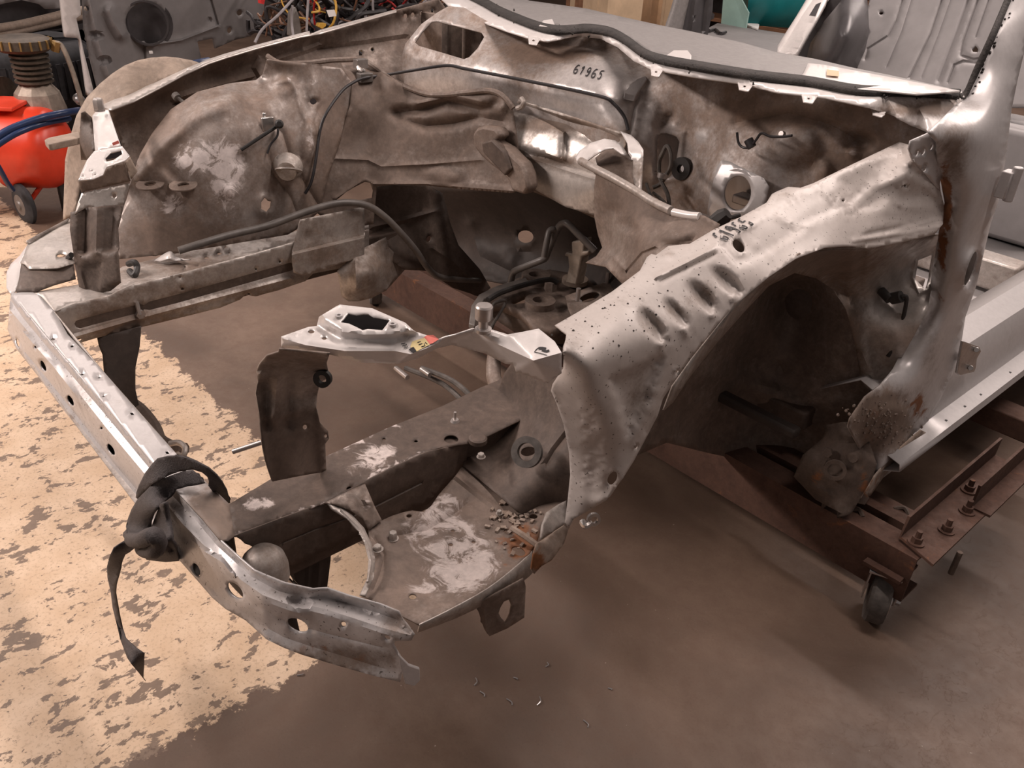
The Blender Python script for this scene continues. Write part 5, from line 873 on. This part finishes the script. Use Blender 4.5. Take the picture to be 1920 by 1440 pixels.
# --- rear of the same body, seen through the windscreen opening
seatb, S_sb = sheet('rear_seat_panel', [(1622, 30), (1636, -20), (1990, -60), (1960, 200), (1820, 200), (1700, 180), (1600, 160), (1608, 105), (1628, 60)], [row('y', 3.10, (1608, 150), (1700, 170), (1820, 190)), row('y', 3.35, (1640, -10), (1760, -20), (1950, -40))], 'van_grey', car, step=5, th=.01,
    holes=[ell(1652, 24, 4, 3.6), [(1822, 92), (1829, 85), (1834, 92), (1833, 98), (1824, 97)]], ridges=[([(1694, -5), (1680, 40), (1665, 68), (1627, 92), (1622, 110)], 2.6, -.012), ([(1712, -10), (1690, 60), (1662, 125)], 1.6, -.006), ([(1768, -5), (1745, 65), (1706, 145)], 2.6, -.012), ([(1784, -5), (1758, 70), (1728, 145)], 1.5, -.005), ([(1818, -5), (1795, 60), (1760, 152)], 4, -.014), ([(1836, -5), (1806, 80), (1802, 104), (1826, 112), (1850, 108)], 3, -.012), ([(1778, 155), (1790, 122), (1806, 115), (1830, 118)], 3, -.012), ([(1856, -5), (1830, 70)], 2, -.008)])
sheet('rear_wheelhouse', [(1510, 115), (1520, 80), (1545, 40), (1570, 10), (1590, -15), (1625, -15), (1628, 20), (1630, 60), (1622, 95), (1606, 130), (1560, 140)], [row('y', 3.15, (1510, 115), (1545, 40), (1590, -15)), row('y', 3.12, (1628, 20), (1622, 95), (1600, 135)), [(1578, 65, 'y', 2.86), (1590, 25, 'y', 2.95), (1560, 115, 'y', 2.9)]], 'dark_grey_panel', car, step=8, ang=70)
sheet('rear_dark_trim', [(1494, 105), (1520, 60), (1545, 20), (1562, -20), (1600, -20), (1570, 30), (1545, 80), (1530, 130), (1500, 120)], [row('y', 3.2, (1494, 105), (1545, 20), (1562, -20), (1600, -20), (1530, 130))], 'dark_interior', car, step=10, th=.01)
sheet('rear_door_pillar', [(1458, 86), (1474, 60), (1492, 32), (1520, -15), (1556, -20), (1546, 5), (1530, 35), (1510, 70), (1493, 101), (1474, 105), (1457, 100)], [row('y', (3.0, 3.1, 3.2), (1460, 95), (1492, 32), (1520, -15)), row('y', (3.0, 3.1, 3.2), (1493, 101), (1530, 35), (1552, -15))], 'white_paint', car, step=8, th=.02, ridges=[([(1465, 95), (1500, 35), (1530, -10)], 3, -.008)])
patch('pillar_label', [(1517, 29), (1530, 8), (1540, 4), (1529, 31)], lambda u, v, l: P(u, v, y=3.06 if v > 15 else 3.1), 'dark_grey_panel', car)
patch('pillar_patch', [(1489, 77), (1494, 74), (1503, 76), (1500, 81)], lambda u, v, l: P(u, v, y=2.99), 'paper_white', car)
sheet('centre_pillar_inner', [(1215, 170), (1255, 50), (1265, 20), (1275, -15), (1298, -15), (1290, 10), (1281, 52), (1245, 180)], [row('x', -.74, (1255, 50), (1275, -15), (1298, -15), (1281, 52))], 'grey_panel', car, step=9, th=.02, stains=[('dirt', 1270, 30, 40, 40, -.3)])
sheet('centre_pillar_outer', [(1244, 180), (1280, 55), (1288, 15), (1295, -15), (1338, -15), (1336, 20), (1327, 66), (1300, 195)], [row('x', (-.74, -.74), (1280, 55), (1295, -15)), row('x', -.70, (1336, -15), (1327, 66))], 'dark_grey_panel', car, step=8, th=.02, holes=[ell(1301, 35, 7, 2, -75)], ridges=[([(1297, 55), (1304, 0)], 4, .01), ([(1316, 58), (1322, 0)], 4, -.01)])

obj('rear_seat_base', *box((-.08, 3.12, .50), (1.15, .30, .38)), 'van_grey', car, bevel=.02)
obj('rear_inner_quarter', *box((-.66, 3.12, .48), (.16, .42, .42)), 'dark_grey_panel', car, bevel=.03)
# ------------------------------------------------------------------ strap knotted round the crossbeam
strap = thing('ratchet_strap', 'black woven strap knotted round the front crossbeam, loose tail hanging', 'strap', P(300, 960, z=.5)*np.array([1, 1, 0])+np.array([0, 0, .3]))
z5 = lambda pts: [(200+a/5.143, 760+b/5.143) for a, b in pts]
b1 = z5([(440, 560), (490, 510), (580, 492), (700, 490), (790, 515), (850, 540), (980, 610), (1060, 680), (1120, 750), (1165, 830), (1192, 940), (1140, 958), (1060, 885), (980, 775), (985, 730), (970, 690), (920, 648), (830, 620), (700, 640), (600, 675), (520, 715), (440, 760), (370, 830), (300, 905), (280, 890), (285, 840), (310, 770), (370, 650)])
sheet('strap_loop', b1, [row('z', (.50, .56, .60, .60, .57, .50), (255, 935), (275, 895), (320, 865), (370, 880), (410, 910), (430, 944)), row('z', (.565, .59, .575), (285, 905), (340, 882), (392, 905))], 'strap_web', strap, step=6, th=.003, ang=60)
b2 = z5([(300, 900), (370, 830), (440, 760), (520, 715), (620, 675), (720, 640), (830, 622), (900, 680), (945, 745), (860, 765), (780, 775), (700, 805), (660, 815), (640, 850), (560, 920), (500, 975), (450, 1060), (425, 1140), (415, 1205), (330, 1238), (220, 1272), (200, 1230), (185, 1170), (205, 1090), (240, 1000)])
sheet('strap_band', b2, [row('z', (.47, .53, .572, .575, .57), (240, 1000), (262, 935), (310, 900), (350, 888), (380, 902)), row('y', (-.035, -.03), (240, 990), (270, 960)), row('z', (.545, .56), (312, 930), (330, 918)), row('y', (-.02, -.02), (285, 985), (300, 950))], 'strap_web', strap, step=6, th=.003, ang=60)
# under-wrap and knot
sheet('strap_wrap', [(243, 1004), (282, 992), (300, 945), (308, 944), (312, 975), (318, 1000), (330, 1030), (336, 1052), (310, 1054), (275, 1050), (258, 1030), (254, 1012)], [row('y', (-.035, -.025, -.02), (245, 1008), (285, 1000), (306, 950)), row('y', (-.03, -.02, -.005), (262, 1035), (300, 1052), (334, 1050)), [(290, 1020, 'y', -.045)]], 'strap_web', strap, step=5, th=.006, ridges=[([(262, 1000), (280, 1030), (320, 1040)], 5, .012), ([(290, 970), (300, 1010), (322, 1030)], 5, -.012)], bumps=[(286, 1022, 12, 10, 20, .016)])
kn = P(262, 1012, y=-.03)
obj('strap_knot', *tube([P(240, 1002, y=-.02), P(250, 1012, y=-.05), P(268, 1012, y=-.055), P(288, 1004, y=-.05), P(298, 1018, y=-.045), P(288, 1034, y=-.05), P(268, 1030, y=-.05), P(262, 1014, y=-.055)], [.008, .011, .012, .011, .010, .009], 10), 'strap_web', strap, smooth=60)
zt = lambda pts: [(180+a/5.143, 1000+b/5.143) for a, b in pts]
tl = zt([(400, 0), (330, 30), (250, 90), (170, 145), (135, 210), (105, 320), (110, 430), (140, 560), (150, 640), (160, 720), (180, 800), (200, 880), (240, 1040), (270, 1120), (300, 1200), (340, 1260), (400, 1330), (480, 1430), (458, 1390), (466, 1260), (466, 1165), (390, 1110), (280, 1010), (250, 920), (240, 870), (222, 790), (210, 720), (195, 640), (185, 580), (190, 500), (205, 440), (240, 330), (260, 260), (285, 205), (330, 180), (400, 110), (470, 15)])
sheet('strap_tail', tl, [row('y', (-.04, -.07, -.06, -.05, -.05, -.07), (262, 1004), (212, 1040), (206, 1080), (212, 1120), (225, 1190), (245, 1250)), row('y', (-.045, -.05, -.06, -.055, -.05, -.045), (268, 1008), (235, 1050), (222, 1090), (218, 1120), (233, 1190), (270, 1260))], 'strap_web', strap, step=6, th=.002, ang=60)

# ------------------------------------------------------------------ dolly under the body
dol = thing('steel_dolly', 'rusty steel dolly frame on casters under the car body', 'dolly', (.0, 1.24, 0))
obj('cross_channel', *loft([[(x, 1.262, .196) for x in (-1.08, .955)], [(x, 1.20, .20) for x in (-1.08, .955)], [(x, 1.197, .098) for x in (-1.08, .955)], [(x, 1.262, .102) for x in (-1.08, .955)]]), 'rusty_steel', dol, solid=.007, smooth=0)
obj('cross_angle', *loft([[(x, 1.345, .20) for x in (-1.08, .90)], [(x, 1.29, .20) for x in (-1.08, .90)], [(x, 1.29, .11) for x in (-1.08, .90)]]), 'rusty_steel', dol, solid=.006, smooth=0)
ych = (1.195, 3.2)
obj('side_channel', *loft([[(.902, y, .262) for y in (1.235, 1.70)], [(.902, y, .212) for y in (1.225, 1.70)], [(.985, y, .212) for y in (1.195, 1.70)]]), 'rusty_steel', dol, solid=.006, smooth=0, off=0)
obj('side_angle', *loft([[(.955, y, .275) for y in (1.44, 3.2)], [(.955, y, .217) for y in (1.44, 3.2)], [(.995, y, .217) for y in (1.44, 3.2)]]), 'rusty_steel', dol, solid=.006, smooth=0, off=0)
obj('side_angle', *loft([[(-.95, y, .262) for y in (1.235, 3.2)], [(-.95, y, .212) for y in (1.225, 3.2)], [(-1.03, y, .212) for y in (1.195, 3.2)]]), 'rusty_steel', dol, solid=.006, smooth=0, off=0)
for yy in (1.99, 2.85): obj('cross_bar', *box((-.03, yy, .17), (1.9, .08, .06)), 'rusty_steel', dol, bevel=.004)
for (x, y) in ((.932, 1.232), (.955, 1.32), (.955, 1.42), (.925, 1.50)): 
    obj('frame_bolt', *cat(lathe((x, y, .214), (0, 0, 1), [(0, .017), (.004, .017)], 16), lathe((x, y, .218), (0, 0, 1), [(0, .011), (.012, .011)], 6), cyl((x, y, .23), (x, y, .245), .006, 8)), 'rusty_steel', dol)
for (x, y) in ((.80, 1.235), (.86, 1.32)): obj('weld_clip', *tube([(x-.015, y, .203), (x, y+.01, .21), (x+.015, y+.004, .203)], .005, 6), 'rusty_block', dol)
obj('frame_pin', *cyl((1.0, 1.29, .205), (1.0, 1.285, .15), .006, 8), 'rusty_block', dol)
def caster(x, y, ang, nm='caster'):
    a = math.radians(ang); ax = np.array([math.cos(a), math.sin(a), 0]); c = np.array([x, y, .063]); w_ = obj(nm, *cat(lathe(c-ax*.022, ax, [(0, .045), (.002, .058), (.008, .0625), (.036, .0625), (.042, .058), (.044, .045)], 36)), 'rubber_dusty', dol, smooth=35)
    obj('caster_hub', *cat(lathe(c+ax*.021, ax, [(0, .042), (.003, .042), (.004, .03), (-.004, .018), (.010, .014)], 28)), 'zinc', w_, smooth=30)
    f = np.array([-ax[1], ax[0], 0])
    obj('caster_fork', *cat(extr([c+ax*.030+f*.035+np.array([0, 0, .075]), c+ax*.030-f*.035+np.array([0, 0, .075]), c+ax*.030-f*.014-np.array([0, 0, .012]), c+ax*.030+f*.014-np.array([0, 0, .012])], ax*.003), extr([c-ax*.030+f*.035+np.array([0, 0, .075]), c-ax*.030-f*.035+np.array([0, 0, .075]), c-ax*.030-f*.014-np.array([0, 0, .012]), c-ax*.030+f*.014-np.array([0, 0, .012])], -ax*.003), box(c+np.array([0, 0, .0755]), (.07, .07, .004), Matrix.Rotation(a, 3, 'Z')), lathe(c+ax*.033, ax, [(0, .010), (.010, .010)], 6)), 'zinc', w_, smooth=0)
    obj('caster_plate', *box(c+np.array([0, 0, .084]), (.08, .08, .008)), 'rusty_steel', dol)
caster(.905, 1.215, 22); caster(-1.03, 1.24, 60); caster(.95, 2.95, 10); caster(-1.0, 2.95, 10)

# ------------------------------------------------------------------ red compressor
cp = thing('air_compressor', 'red air compressor with grey pump head and black wheel beside the far fender', 'compressor', (-2.6, .5, 0))
c0 = np.array([-2.60, .66, .275]); axd = np.array([-.62, -.78, 0]); axd /= np.linalg.norm(axd); R_ = .165
prof = [(-R_*.62*math.cos(t)+R_*.62*0, R_*math.sin(t)) for t in np.linspace(.05, math.pi/2, 9)]+[(.55, R_)]+[(.55+R_*.62*math.sin(t), R_*math.cos(t)) for t in np.linspace(.2, 1.5, 6)]
obj('tank', *lathe(c0, axd, prof, 36), 'red_paint', cp, smooth=60)
nrm = np.array([.55, -.83, .0]); sd = np.cross(axd, [0, 0, 1.])
obj('tank_label', *lathe(c0+axd*.16, axd, [(0, R_+.001), (.07, R_+.001)], 36, caps=False), 'paper_white', cp)
obj('pump_deck', *box(c0+axd*.22+np.array([0, 0, R_+.012]), (.34, .20, .016), Matrix.Rotation(math.atan2(axd[1], axd[0]), 3, 'Z')), 'red_paint', cp, bevel=.004)
obj('belt_guard', *extr([P(u, v, x=-2.66) for u, v in [(-30, 225), (8, 198), (36, 212), (38, 240), (10, 262), (-30, 280)]], (-.03, 0, 0)), 'red_paint', cp, bevel=.006)
pc = P(82, 228, x=-2.72)
obj('crankcase', *lathe(pc, (0, 0, 1), [(0, .105), (.05, .105), (.12, .088), (.155, .06), (.165, .03)], 9), 'cast_alloy', cp, smooth=20)
obj('cylinder', *lathe(pc+np.array([0, 0, .15]), (0, 0, 1), [(0, .06)]+[q for k in range(6) for q in ((.012+k*.02, .058), (.014+k*.02, .074), (.022+k*.02, .074), (.024+k*.02, .058))]+[(.135, .06)], 24), 'cast_dark', cp, smooth=20)
hd = pc+np.array([-.01, -.01, .285])
obj('pump_head', *lathe(hd, (0, 0, 1), [(0, .09), (.012, .105), (.045, .105), (.055, .085)], 28), 'cast_dark', cp, smooth=30)
for k in range(18):
    a = 2*math.pi*k/18; obj('head_fin', *box(hd+np.array([math.cos(a)*.105, math.sin(a)*.105, .03]), (.012, .006, .034), Matrix.Rotation(a, 3, 'Z')), 'brass_dirty', cp, smooth=0)
obj('pump_pipe', *tube([hd+np.array([.06, .10, .03]), hd+np.array([.075, .125, .02]), hd+np.array([.10, .14, -.08]), hd+np.array([.13, .15, -.27])], .010, 10), 'cast_alloy', cp)
obj('pipe_nut', *lathe(hd+np.array([.06, .10, .0]), (.2, .3, 1), [(0, .018), (.04, .018)], 6), 'brass_dirty', cp)
obj('motor', *cyl(pc+np.array([-.26, -.22, .08]), pc+np.array([-.10, -.10, .09]), .085, 20), 'cast_dark', cp)
wc = P(46, 383, x=-2.55); wa = np.array([.16, -.987, 0])
wv = obj('wheel', *lathe(wc-wa*.018, wa, [(0, .05), (.004, .072), (.012, .085), (.026, .085), (.034, .072), (.038, .05)], 32), 'tyre', cp, smooth=40)
obj('wheel_hub', *lathe(wc+wa*.016, wa, [(0, .048), (.004, .044), (.006, .02), (.012, .016)], 24), 'hose_grey', wv)
obj('axle_leg', *tube([c0+np.array([.04, -.05, -.13]), wc+np.array([-.03, .03, 0])], .010, 8, smooth=False), 'red_paint', cp)
obj('front_foot', *box((-2.60, .72, .065), (.03, .10, .13)), 'rubber_black', cp, bevel=.006)
hose = lambda pts, r: tube([P(u, v, x=x) for u, v, x in pts], r, 10)
obj('air_hose', *hose([(-30, 275, -2.45), (10, 247, -2.45), (50, 230, -2.45), (90, 218, -2.45), (125, 211, -2.48), (150, 207, -2.6)], .014), 'blue_hose', cp)
obj('air_hose', *hose([(-30, 290, -2.44), (10, 262, -2.44), (40, 246, -2.44), (80, 232, -2.46), (130, 222, -2.55)], .012), 'blue_hose', cp)
obj('air_hose', *hose([(-10, 300, -2.42), (4, 325, -2.42), (14, 343, -2.45), (24, 356, -2.5)], .010), 'blue_hose', cp)
obj('valve_knob', *lathe(P(150, 188, x=-2.7), (.7, -.5, .5), [(0, .022), (.03, .020), (.036, .010)], 14), 'zinc', cp)
tag(obj('hose_strand', *tube([P(322, 128, x=-.90), P(345, 122, x=-.89), P(372, 116, x=-.89), P(392, 112, x=-.90)], .0065, 8), 'blue_hose'), 'short run of blue air hose lying on the far fender edge', 'hose')

# ------------------------------------------------------------------ grey body panel with a round opening
gp = thing('grey_body_panel', 'grey cut-out car side panel with a large round opening, standing behind compressor', 'body panel', (-3.25, 1.5, 0))
sheet('panel_skin', [(150, -40), (300, -60), (500, -50), (495, 20), (488, 45), (478, 60), (470, 68), (440, 75), (395, 95), (405, 125), (410, 200), (350, 220), (240, 225), (190, 190), (172, 120), (158, 50)], [row('x', (-3.2, -3.25, -3.3), (150, -20), (300, -20), (490, -20)), row('x', (-3.2, -3.3), (180, 200), (400, 200))], 'van_grey', gp, step=6, th=.012, holes=[ell(277, 43, 42, 38, 20, 30), ell(450, 24, 6, 6), ell(431, 57, 5, 6), ell(162, 16, 5, 5), [(370, 78), (400, 72), (408, 112), (380, 118)]],
    bumps=[(180, 66, 14, 10, 10, -.04), (197, 114, 14, 10, 10, -.04), (393, 38, 6, 6, 0, -.02)], ridges=[([(168, 0), (185, 80), (205, 140)], 8, .03), ([(205, 20), (215, 45), (228, 66)], 9, .04), ([(395, 0), (408, 45)], 2.5, -.02), ([(280, 85), (340, 76), (408, 50)], 3, .02), ([(270, 85), (272, 125)], 3, -.02)])
obj('round_opening_ring', *ring(P(277, 43, x=-3.24), (.85, -.45, .1), .104, .095, .05, 36), 'dark_interior', gp)
obj('opening_back', *lathe(P(277, 43, x=-3.30), (.85, -.45, .1), [(0, .12), (.01, .12)], 30), 'dark_interior', gp)
sheet('panel_edge', [(112, -30), (148, -30), (152, 28), (143, 34), (158, 100), (176, 172), (165, 180), (158, 130), (150, 75), (145, 71), (123, 70), (118, 30)], [row('x', -3.17, (112, -30), (148, -30), (176, 172), (123, 70))], 'white_paint', gp, step=10, th=.03)
obj('panel_foot', *box((-3.3, 1.45, .12), (.05, .85, .24)), 'dark_interior', gp, smooth=0)
obj('white_clip', *box(P(283, 98, x=-3.17), (.01, .015, .012)), 'paper_white', gp)

# ------------------------------------------------------------------ tyre and black trims at the far left
ty = thing('spare_tyre', 'black ribbed tyre lying flat behind the air compressor', 'tyre', (-4.05, .95, 0))
tc = np.array([-4.05, .93, 0])
obj('tyre_body', *lathe(tc+np.array([0, 0, .16]), (0, 0, 1), [(0, .24), (0, .36), (.03, .40), (.06, .42), (.26, .42), (.29, .40), (.32, .36), (.32, .24)], 48, caps=False), 'tyre', ty, smooth=40)
fins = [box(tc+np.array([math.cos(a)*.42, math.sin(a)*.42, .32]), (.016, .026, .18), Matrix.Rotation(a, 3, 'Z')) for a in [2*math.pi*k/60 for k in range(60)]]
fo = None
for k, (v_, f_) in enumerate(fins):
    o_ = obj('tread_block', v_, f_, 'tyre', ty, smooth=0)
obj('tyre_rim', *lathe(tc+np.array([0, 0, .18]), (0, 0, 1), [(0, .24), (.26, .24), (.28, .22), (.16, .20), (.15, .05)], 36), 'dark_interior', ty)
obj('tyre_stand', *lathe(tc, (0, 0, 1), [(0, .34), (.16, .34)], 30), 'dark_interior', ty)
bm = thing('black_bumper', 'black plastic bumper with two edges painted as lit stacked above the spare tyre', 'bumper', (-4.3, 1.1, 0))
for nm, pts, r, mt in (('bumper_lit_edge', [(-40, 58, -3.9), (40, 46, -3.92), (120, 27, -3.95), (160, 18, -3.97)], .022, 'dusty_beige'), ('bumper_lit_edge', [(-40, 72, -3.9), (40, 58, -3.92), (122, 38, -3.95), (160, 30, -3.97)], .018, 'dusty_beige')):
    obj(nm, *tube([P(u, v, x=x) for u, v, x in pts], r, 10), mt, bm)  # light on the black bumper's edges put in as pale beige
sheet('bumper_skin', [(-40, -40), (160, -40), (160, 42), (120, 52), (-40, 78)], [row('x', -4.02, (-40, -40), (160, -40), (-40, 78), (120, 52))], 'dark_interior', bm, step=25, th=.02)
sheet('bumper_insert', [(-30, -30), (118, -30), (116, 16), (85, 17), (74, 8), (40, 0), (10, 6), (-30, 16)], [row('x', -3.93, (-30, -30), (118, -30), (85, 16))], 'van_grey', bm, step=14, th=.02)
obj('bumper_stand', *box((-4.56, 1.05, .22), (.10, .9, .44)), 'dark_interior', bm, smooth=0)
obj('bumper_lower_face', *box((-4.54, 1.05, .55), (.06, 1.1, .4)), 'dark_interior', bm, smooth=0)

# ------------------------------------------------------------------ wiring heap
wh_ = thing('wiring_heap', 'tangled heap of dark, red and yellow wiring looms behind far fender', 'wiring', (-2.75, 2.2, 0))
def wires(n, mat, r, seed):
    g = np.random.RandomState(seed); parts = []
    for _ in range(n):
        p = np.array([g.uniform(-3.02, -2.55), g.uniform(1.95, 2.85), g.uniform(.42, .86)]); pts = [p]
        d = g.normal(size=3)
        for k in range(5):
            d = d*.5+g.normal(size=3)*.6; q = pts[-1]+d/np.linalg.norm(d)*.10; q[0] = np.clip(q[0], -3.08, -2.45); q[1] = np.clip(q[1], 1.86, 2.95); q[2] = np.clip(q[2], .40, .92); pts.append(q)
        parts.append(tube(pts, g.uniform(r*.6, r*1.3), 6, 4))
    o = obj('loom', *cat(*parts), mat, wh_); o['kind'] = 'stuff'
wires(150, 'wire_black', .012, 1); wires(40, 'wire_brown', .006, 2); wires(22, 'wire_red', .005, 3); wires(16, 'wire_yellow', .005, 4); wires(18, 'wire_grey', .007, 5)
obj('heap_crate', *box((-2.78, 2.4, .21), (.6, 1.1, .42)), 'dark_interior', wh_, smooth=0)
obj('paper_tag', *extr([P(u, v, x=-2.42) for u, v in [(612, 19), (627, 18), (631, 30), (617, 32)]], (-.002, 0, 0)), 'paper_white', wh_)
obj('yellow_connector', *extr([P(u, v, x=-2.40) for u, v in [(598, 50), (600, 44), (612, 44), (611, 49), (604, 54)]], (-.03, 0, 0)), 'wire_yellow', wh_)
obj('red_connector', *extr([P(u, v, x=-2.42) for u, v in [(489, -4), (498, -4), (495, 8), (490, 7)]], (-.03, 0, 0)), 'wire_red', wh_)
for pts in ([(478, 80, -2.4), (492, 55, -2.42), (520, 30, -2.42), (548, 0, -2.45), (560, -15, -2.45)], [(575, 58, -2.42), (576, 30, -2.42), (578, 0, -2.42), (579, -20, -2.42)], [(550, 68, -2.42), (547, 40, -2.44), (548, 10, -2.44)], [(700, 25, -2.45), (699, 5, -2.45), (700, -20, -2.45)]):
    obj('loose_lead', *tube([P(u, v, x=x) for u, v, x in pts], .006, 8), 'wire_grey', wh_)
obj('grey_duct', *extr([P(u, v, x=-2.5) for u, v in [(546, 70), (548, 25), (556, 12), (562, 30), (568, 66)]], (-.05, 0, 0)), 'hose_grey', wh_, bevel=.01)

# ------------------------------------------------------------------ things beyond the far doors
bench = thing('grey_workbench', 'low grey workbench top beyond the far door opening', 'workbench', (-1.9, 3.6, 0))
zb = .56
bz = [P(u, v, z=zb) for u, v in ((1310, 75), (1345, 43), (1520, 70), (1540, 110))]
cxy = sum(bz)/4
obj('bench_top', *extr([bz[0]+np.array([.2, -.6, 0]), bz[1], bz[2], bz[3]+np.array([.3, -.5, 0])], (0, 0, -.04)), 'van_grey', bench, bevel=.004)
for k in range(4):
    p = (bz[0]+np.array([.15, -.5, 0]), bz[1], bz[2], bz[3]+np.array([.2, -.4, 0]))[k]; p = p*.85+cxy*.15
    obj('bench_leg', *box((p[0], p[1], (zb-.04)/2), (.06, .06, zb-.04)), 'dark_interior', bench)
def onbench(u, v): return P(u, v, z=zb)
tb = thing('teal_crate', 'teal plastic tub with pale rim on the grey workbench', 'tub', tuple(onbench(1430, 55)*np.array([1, 1, 1])))
t0 = onbench(1400, 52); t1 = onbench(1490, 58)
dirv = (t1-t0)/np.linalg.norm(t1-t0); perp = np.array([-dirv[1], dirv[0], 0]); t0 = t0+perp*.12+dirv*.05; t1 = t1+perp*.12+dirv*.05
def tub(h, g): return [t0-dirv*(.06+g)-perp*g+np.array([0, 0, h]), t1+dirv*(.02+g)-perp*g+np.array([0, 0, h]), t1+dirv*(.02+g)+perp*(.34+g)+np.array([0, 0, h]), t0-dirv*(.06+g)+perp*(.34+g)+np.array([0, 0, h])]
obj('tub_wall', *loft([tub(.0, -.03), tub(.25, .0), tub(.5, .02)], closed=True), 'teal_plastic', tb, solid=.006)
obj('tub_base', *extr(tub(.0, -.03), (0, 0, .01)), 'teal_dark', tb)
gl = [onbench(1352, 44), onbench(1398, 53)]
tag(obj('glass_offcut', *extr([gl[0], gl[1], gl[1]+np.array([0, 0, .10]), gl[0]+np.array([-.05, .02, .34])], (.006, .006, 0)), 'glass_pale'), 'pale green glass offcut leaning beside the teal tub', 'glass')
wst = [onbench(u, v) for u, v in ((1384, 32), (1392, 31), (1421, 48), (1419, 56), (1392, 46))]
tag(obj('white_offcut', *extr([p-perp*.05+np.array([0, 0, .002]) for p in wst], (0, 0, .012)), 'paper_white', bevel=.002), 'white plastic offcut lying in front of the teal tub', 'offcut')
tag(obj('cable_scrap', *tube([onbench(u, v)+np.array([0, 0, .012]) for u, v in ((1328, 62), (1340, 59), (1350, 66), (1360, 64))], .010, 8), 'wire_black'), 'black cable scrap lying on the near edge of the workbench', 'cable')
def carton(u0, u1, v1, y, h, mat, lab, dep=.35, nm='cardboard_box'):
    a = P(u0, v1, y=y); b = P(u1, v1, y=y); z0 = 0; w_ = b[0]-a[0]
    t = thing(nm, lab, 'box' if nm == 'cardboard_box' else 'crate', ((a[0]+b[0])/2, y+dep/2, 0))
    ztop = max(a[2], b[2])+h; cx_ = (a[0]+b[0])/2
    obj('carton', *box((cx_, y+dep/2, ztop/2), (w_, dep, ztop)), mat, t, bevel=.004)
    obj('carton_flap', *box((cx_, y+.06, ztop+.004), (w_*.98, .12, .006), Matrix.Rotation(.12, 3, 'X')), mat, t)
    obj('packing_tape', *box((cx_, y-.001, ztop*.6), (.05, .003, ztop*.75)), 'cardboard_light', t)
carton(1060, 1086, 16, 4.9, .35, 'wood_brown', 'dark brown cardboard box furthest left beyond the dash panel', nm='cardboard_box')
carton(1092, 1140, 14, 4.2, .30, 'cardboard_light', 'pale open cardboard box behind the dash panel, left of the dark crate')
carton(1143, 1164, 26, 4.9, .35, 'cardboard', 'narrow brown cardboard box between the pale box and the crate')
carton(1180, 1234, 16, 5.5, .30, 'cardboard', 'wide brown cardboard box on dark shelf beyond the dash panel')
carton(1238, 1262, 36, 4.95, .30, 'cardboard_light', 'tall tan cardboard box next to the far centre pillar')
sb_ = thing('dark_shelf', 'dark brown shelf unit behind the cardboard boxes', 'shelf', (-3.2, 7.4, 0))
for zz in (.3, .62, 1.0): obj('shelf_board', *box((-3.2, 7.4, zz), (2.6, .4, .03)), 'wood_brown', sb_, smooth=0)
for xx in (-4.5, -1.9): obj('shelf_post', *box((xx, 7.4, .6), (.05, .4, 1.2)), 'wood_brown', sb_, smooth=0)
obj('shelf_back', *box((-3.2, 7.62, .6), (2.66, .02, 1.2)), 'dark_interior', sb_, smooth=0)

# ------------------------------------------------------------------ swarf on the bare concrete
sv = []
for (u, v, du, dv) in ((889, 1285, 3, -14), (900, 1296, 8, 10), (950, 1310, 10, 12), (1012, 1306, -5, 16), (1094, 1350, 8, 14), (963, 1270, 6, 4), (1023, 1250, 3, -8), (557, 1266, 12, -3), (1140, 1290, 6, 3)):
    a = P(u, v, z=.0012); b = P(u+du, v+dv, z=.0012); sv.append(tube([a, (a+b)/2+np.array([.004, .002, .002]), b], .0011, 5))
o_ = tag(obj('metal_swarf', *cat(*sv), 'zinc'), 'thin pale metal shavings scattered on the bare brown concrete', 'swarf'); o_['kind'] = 'stuff'
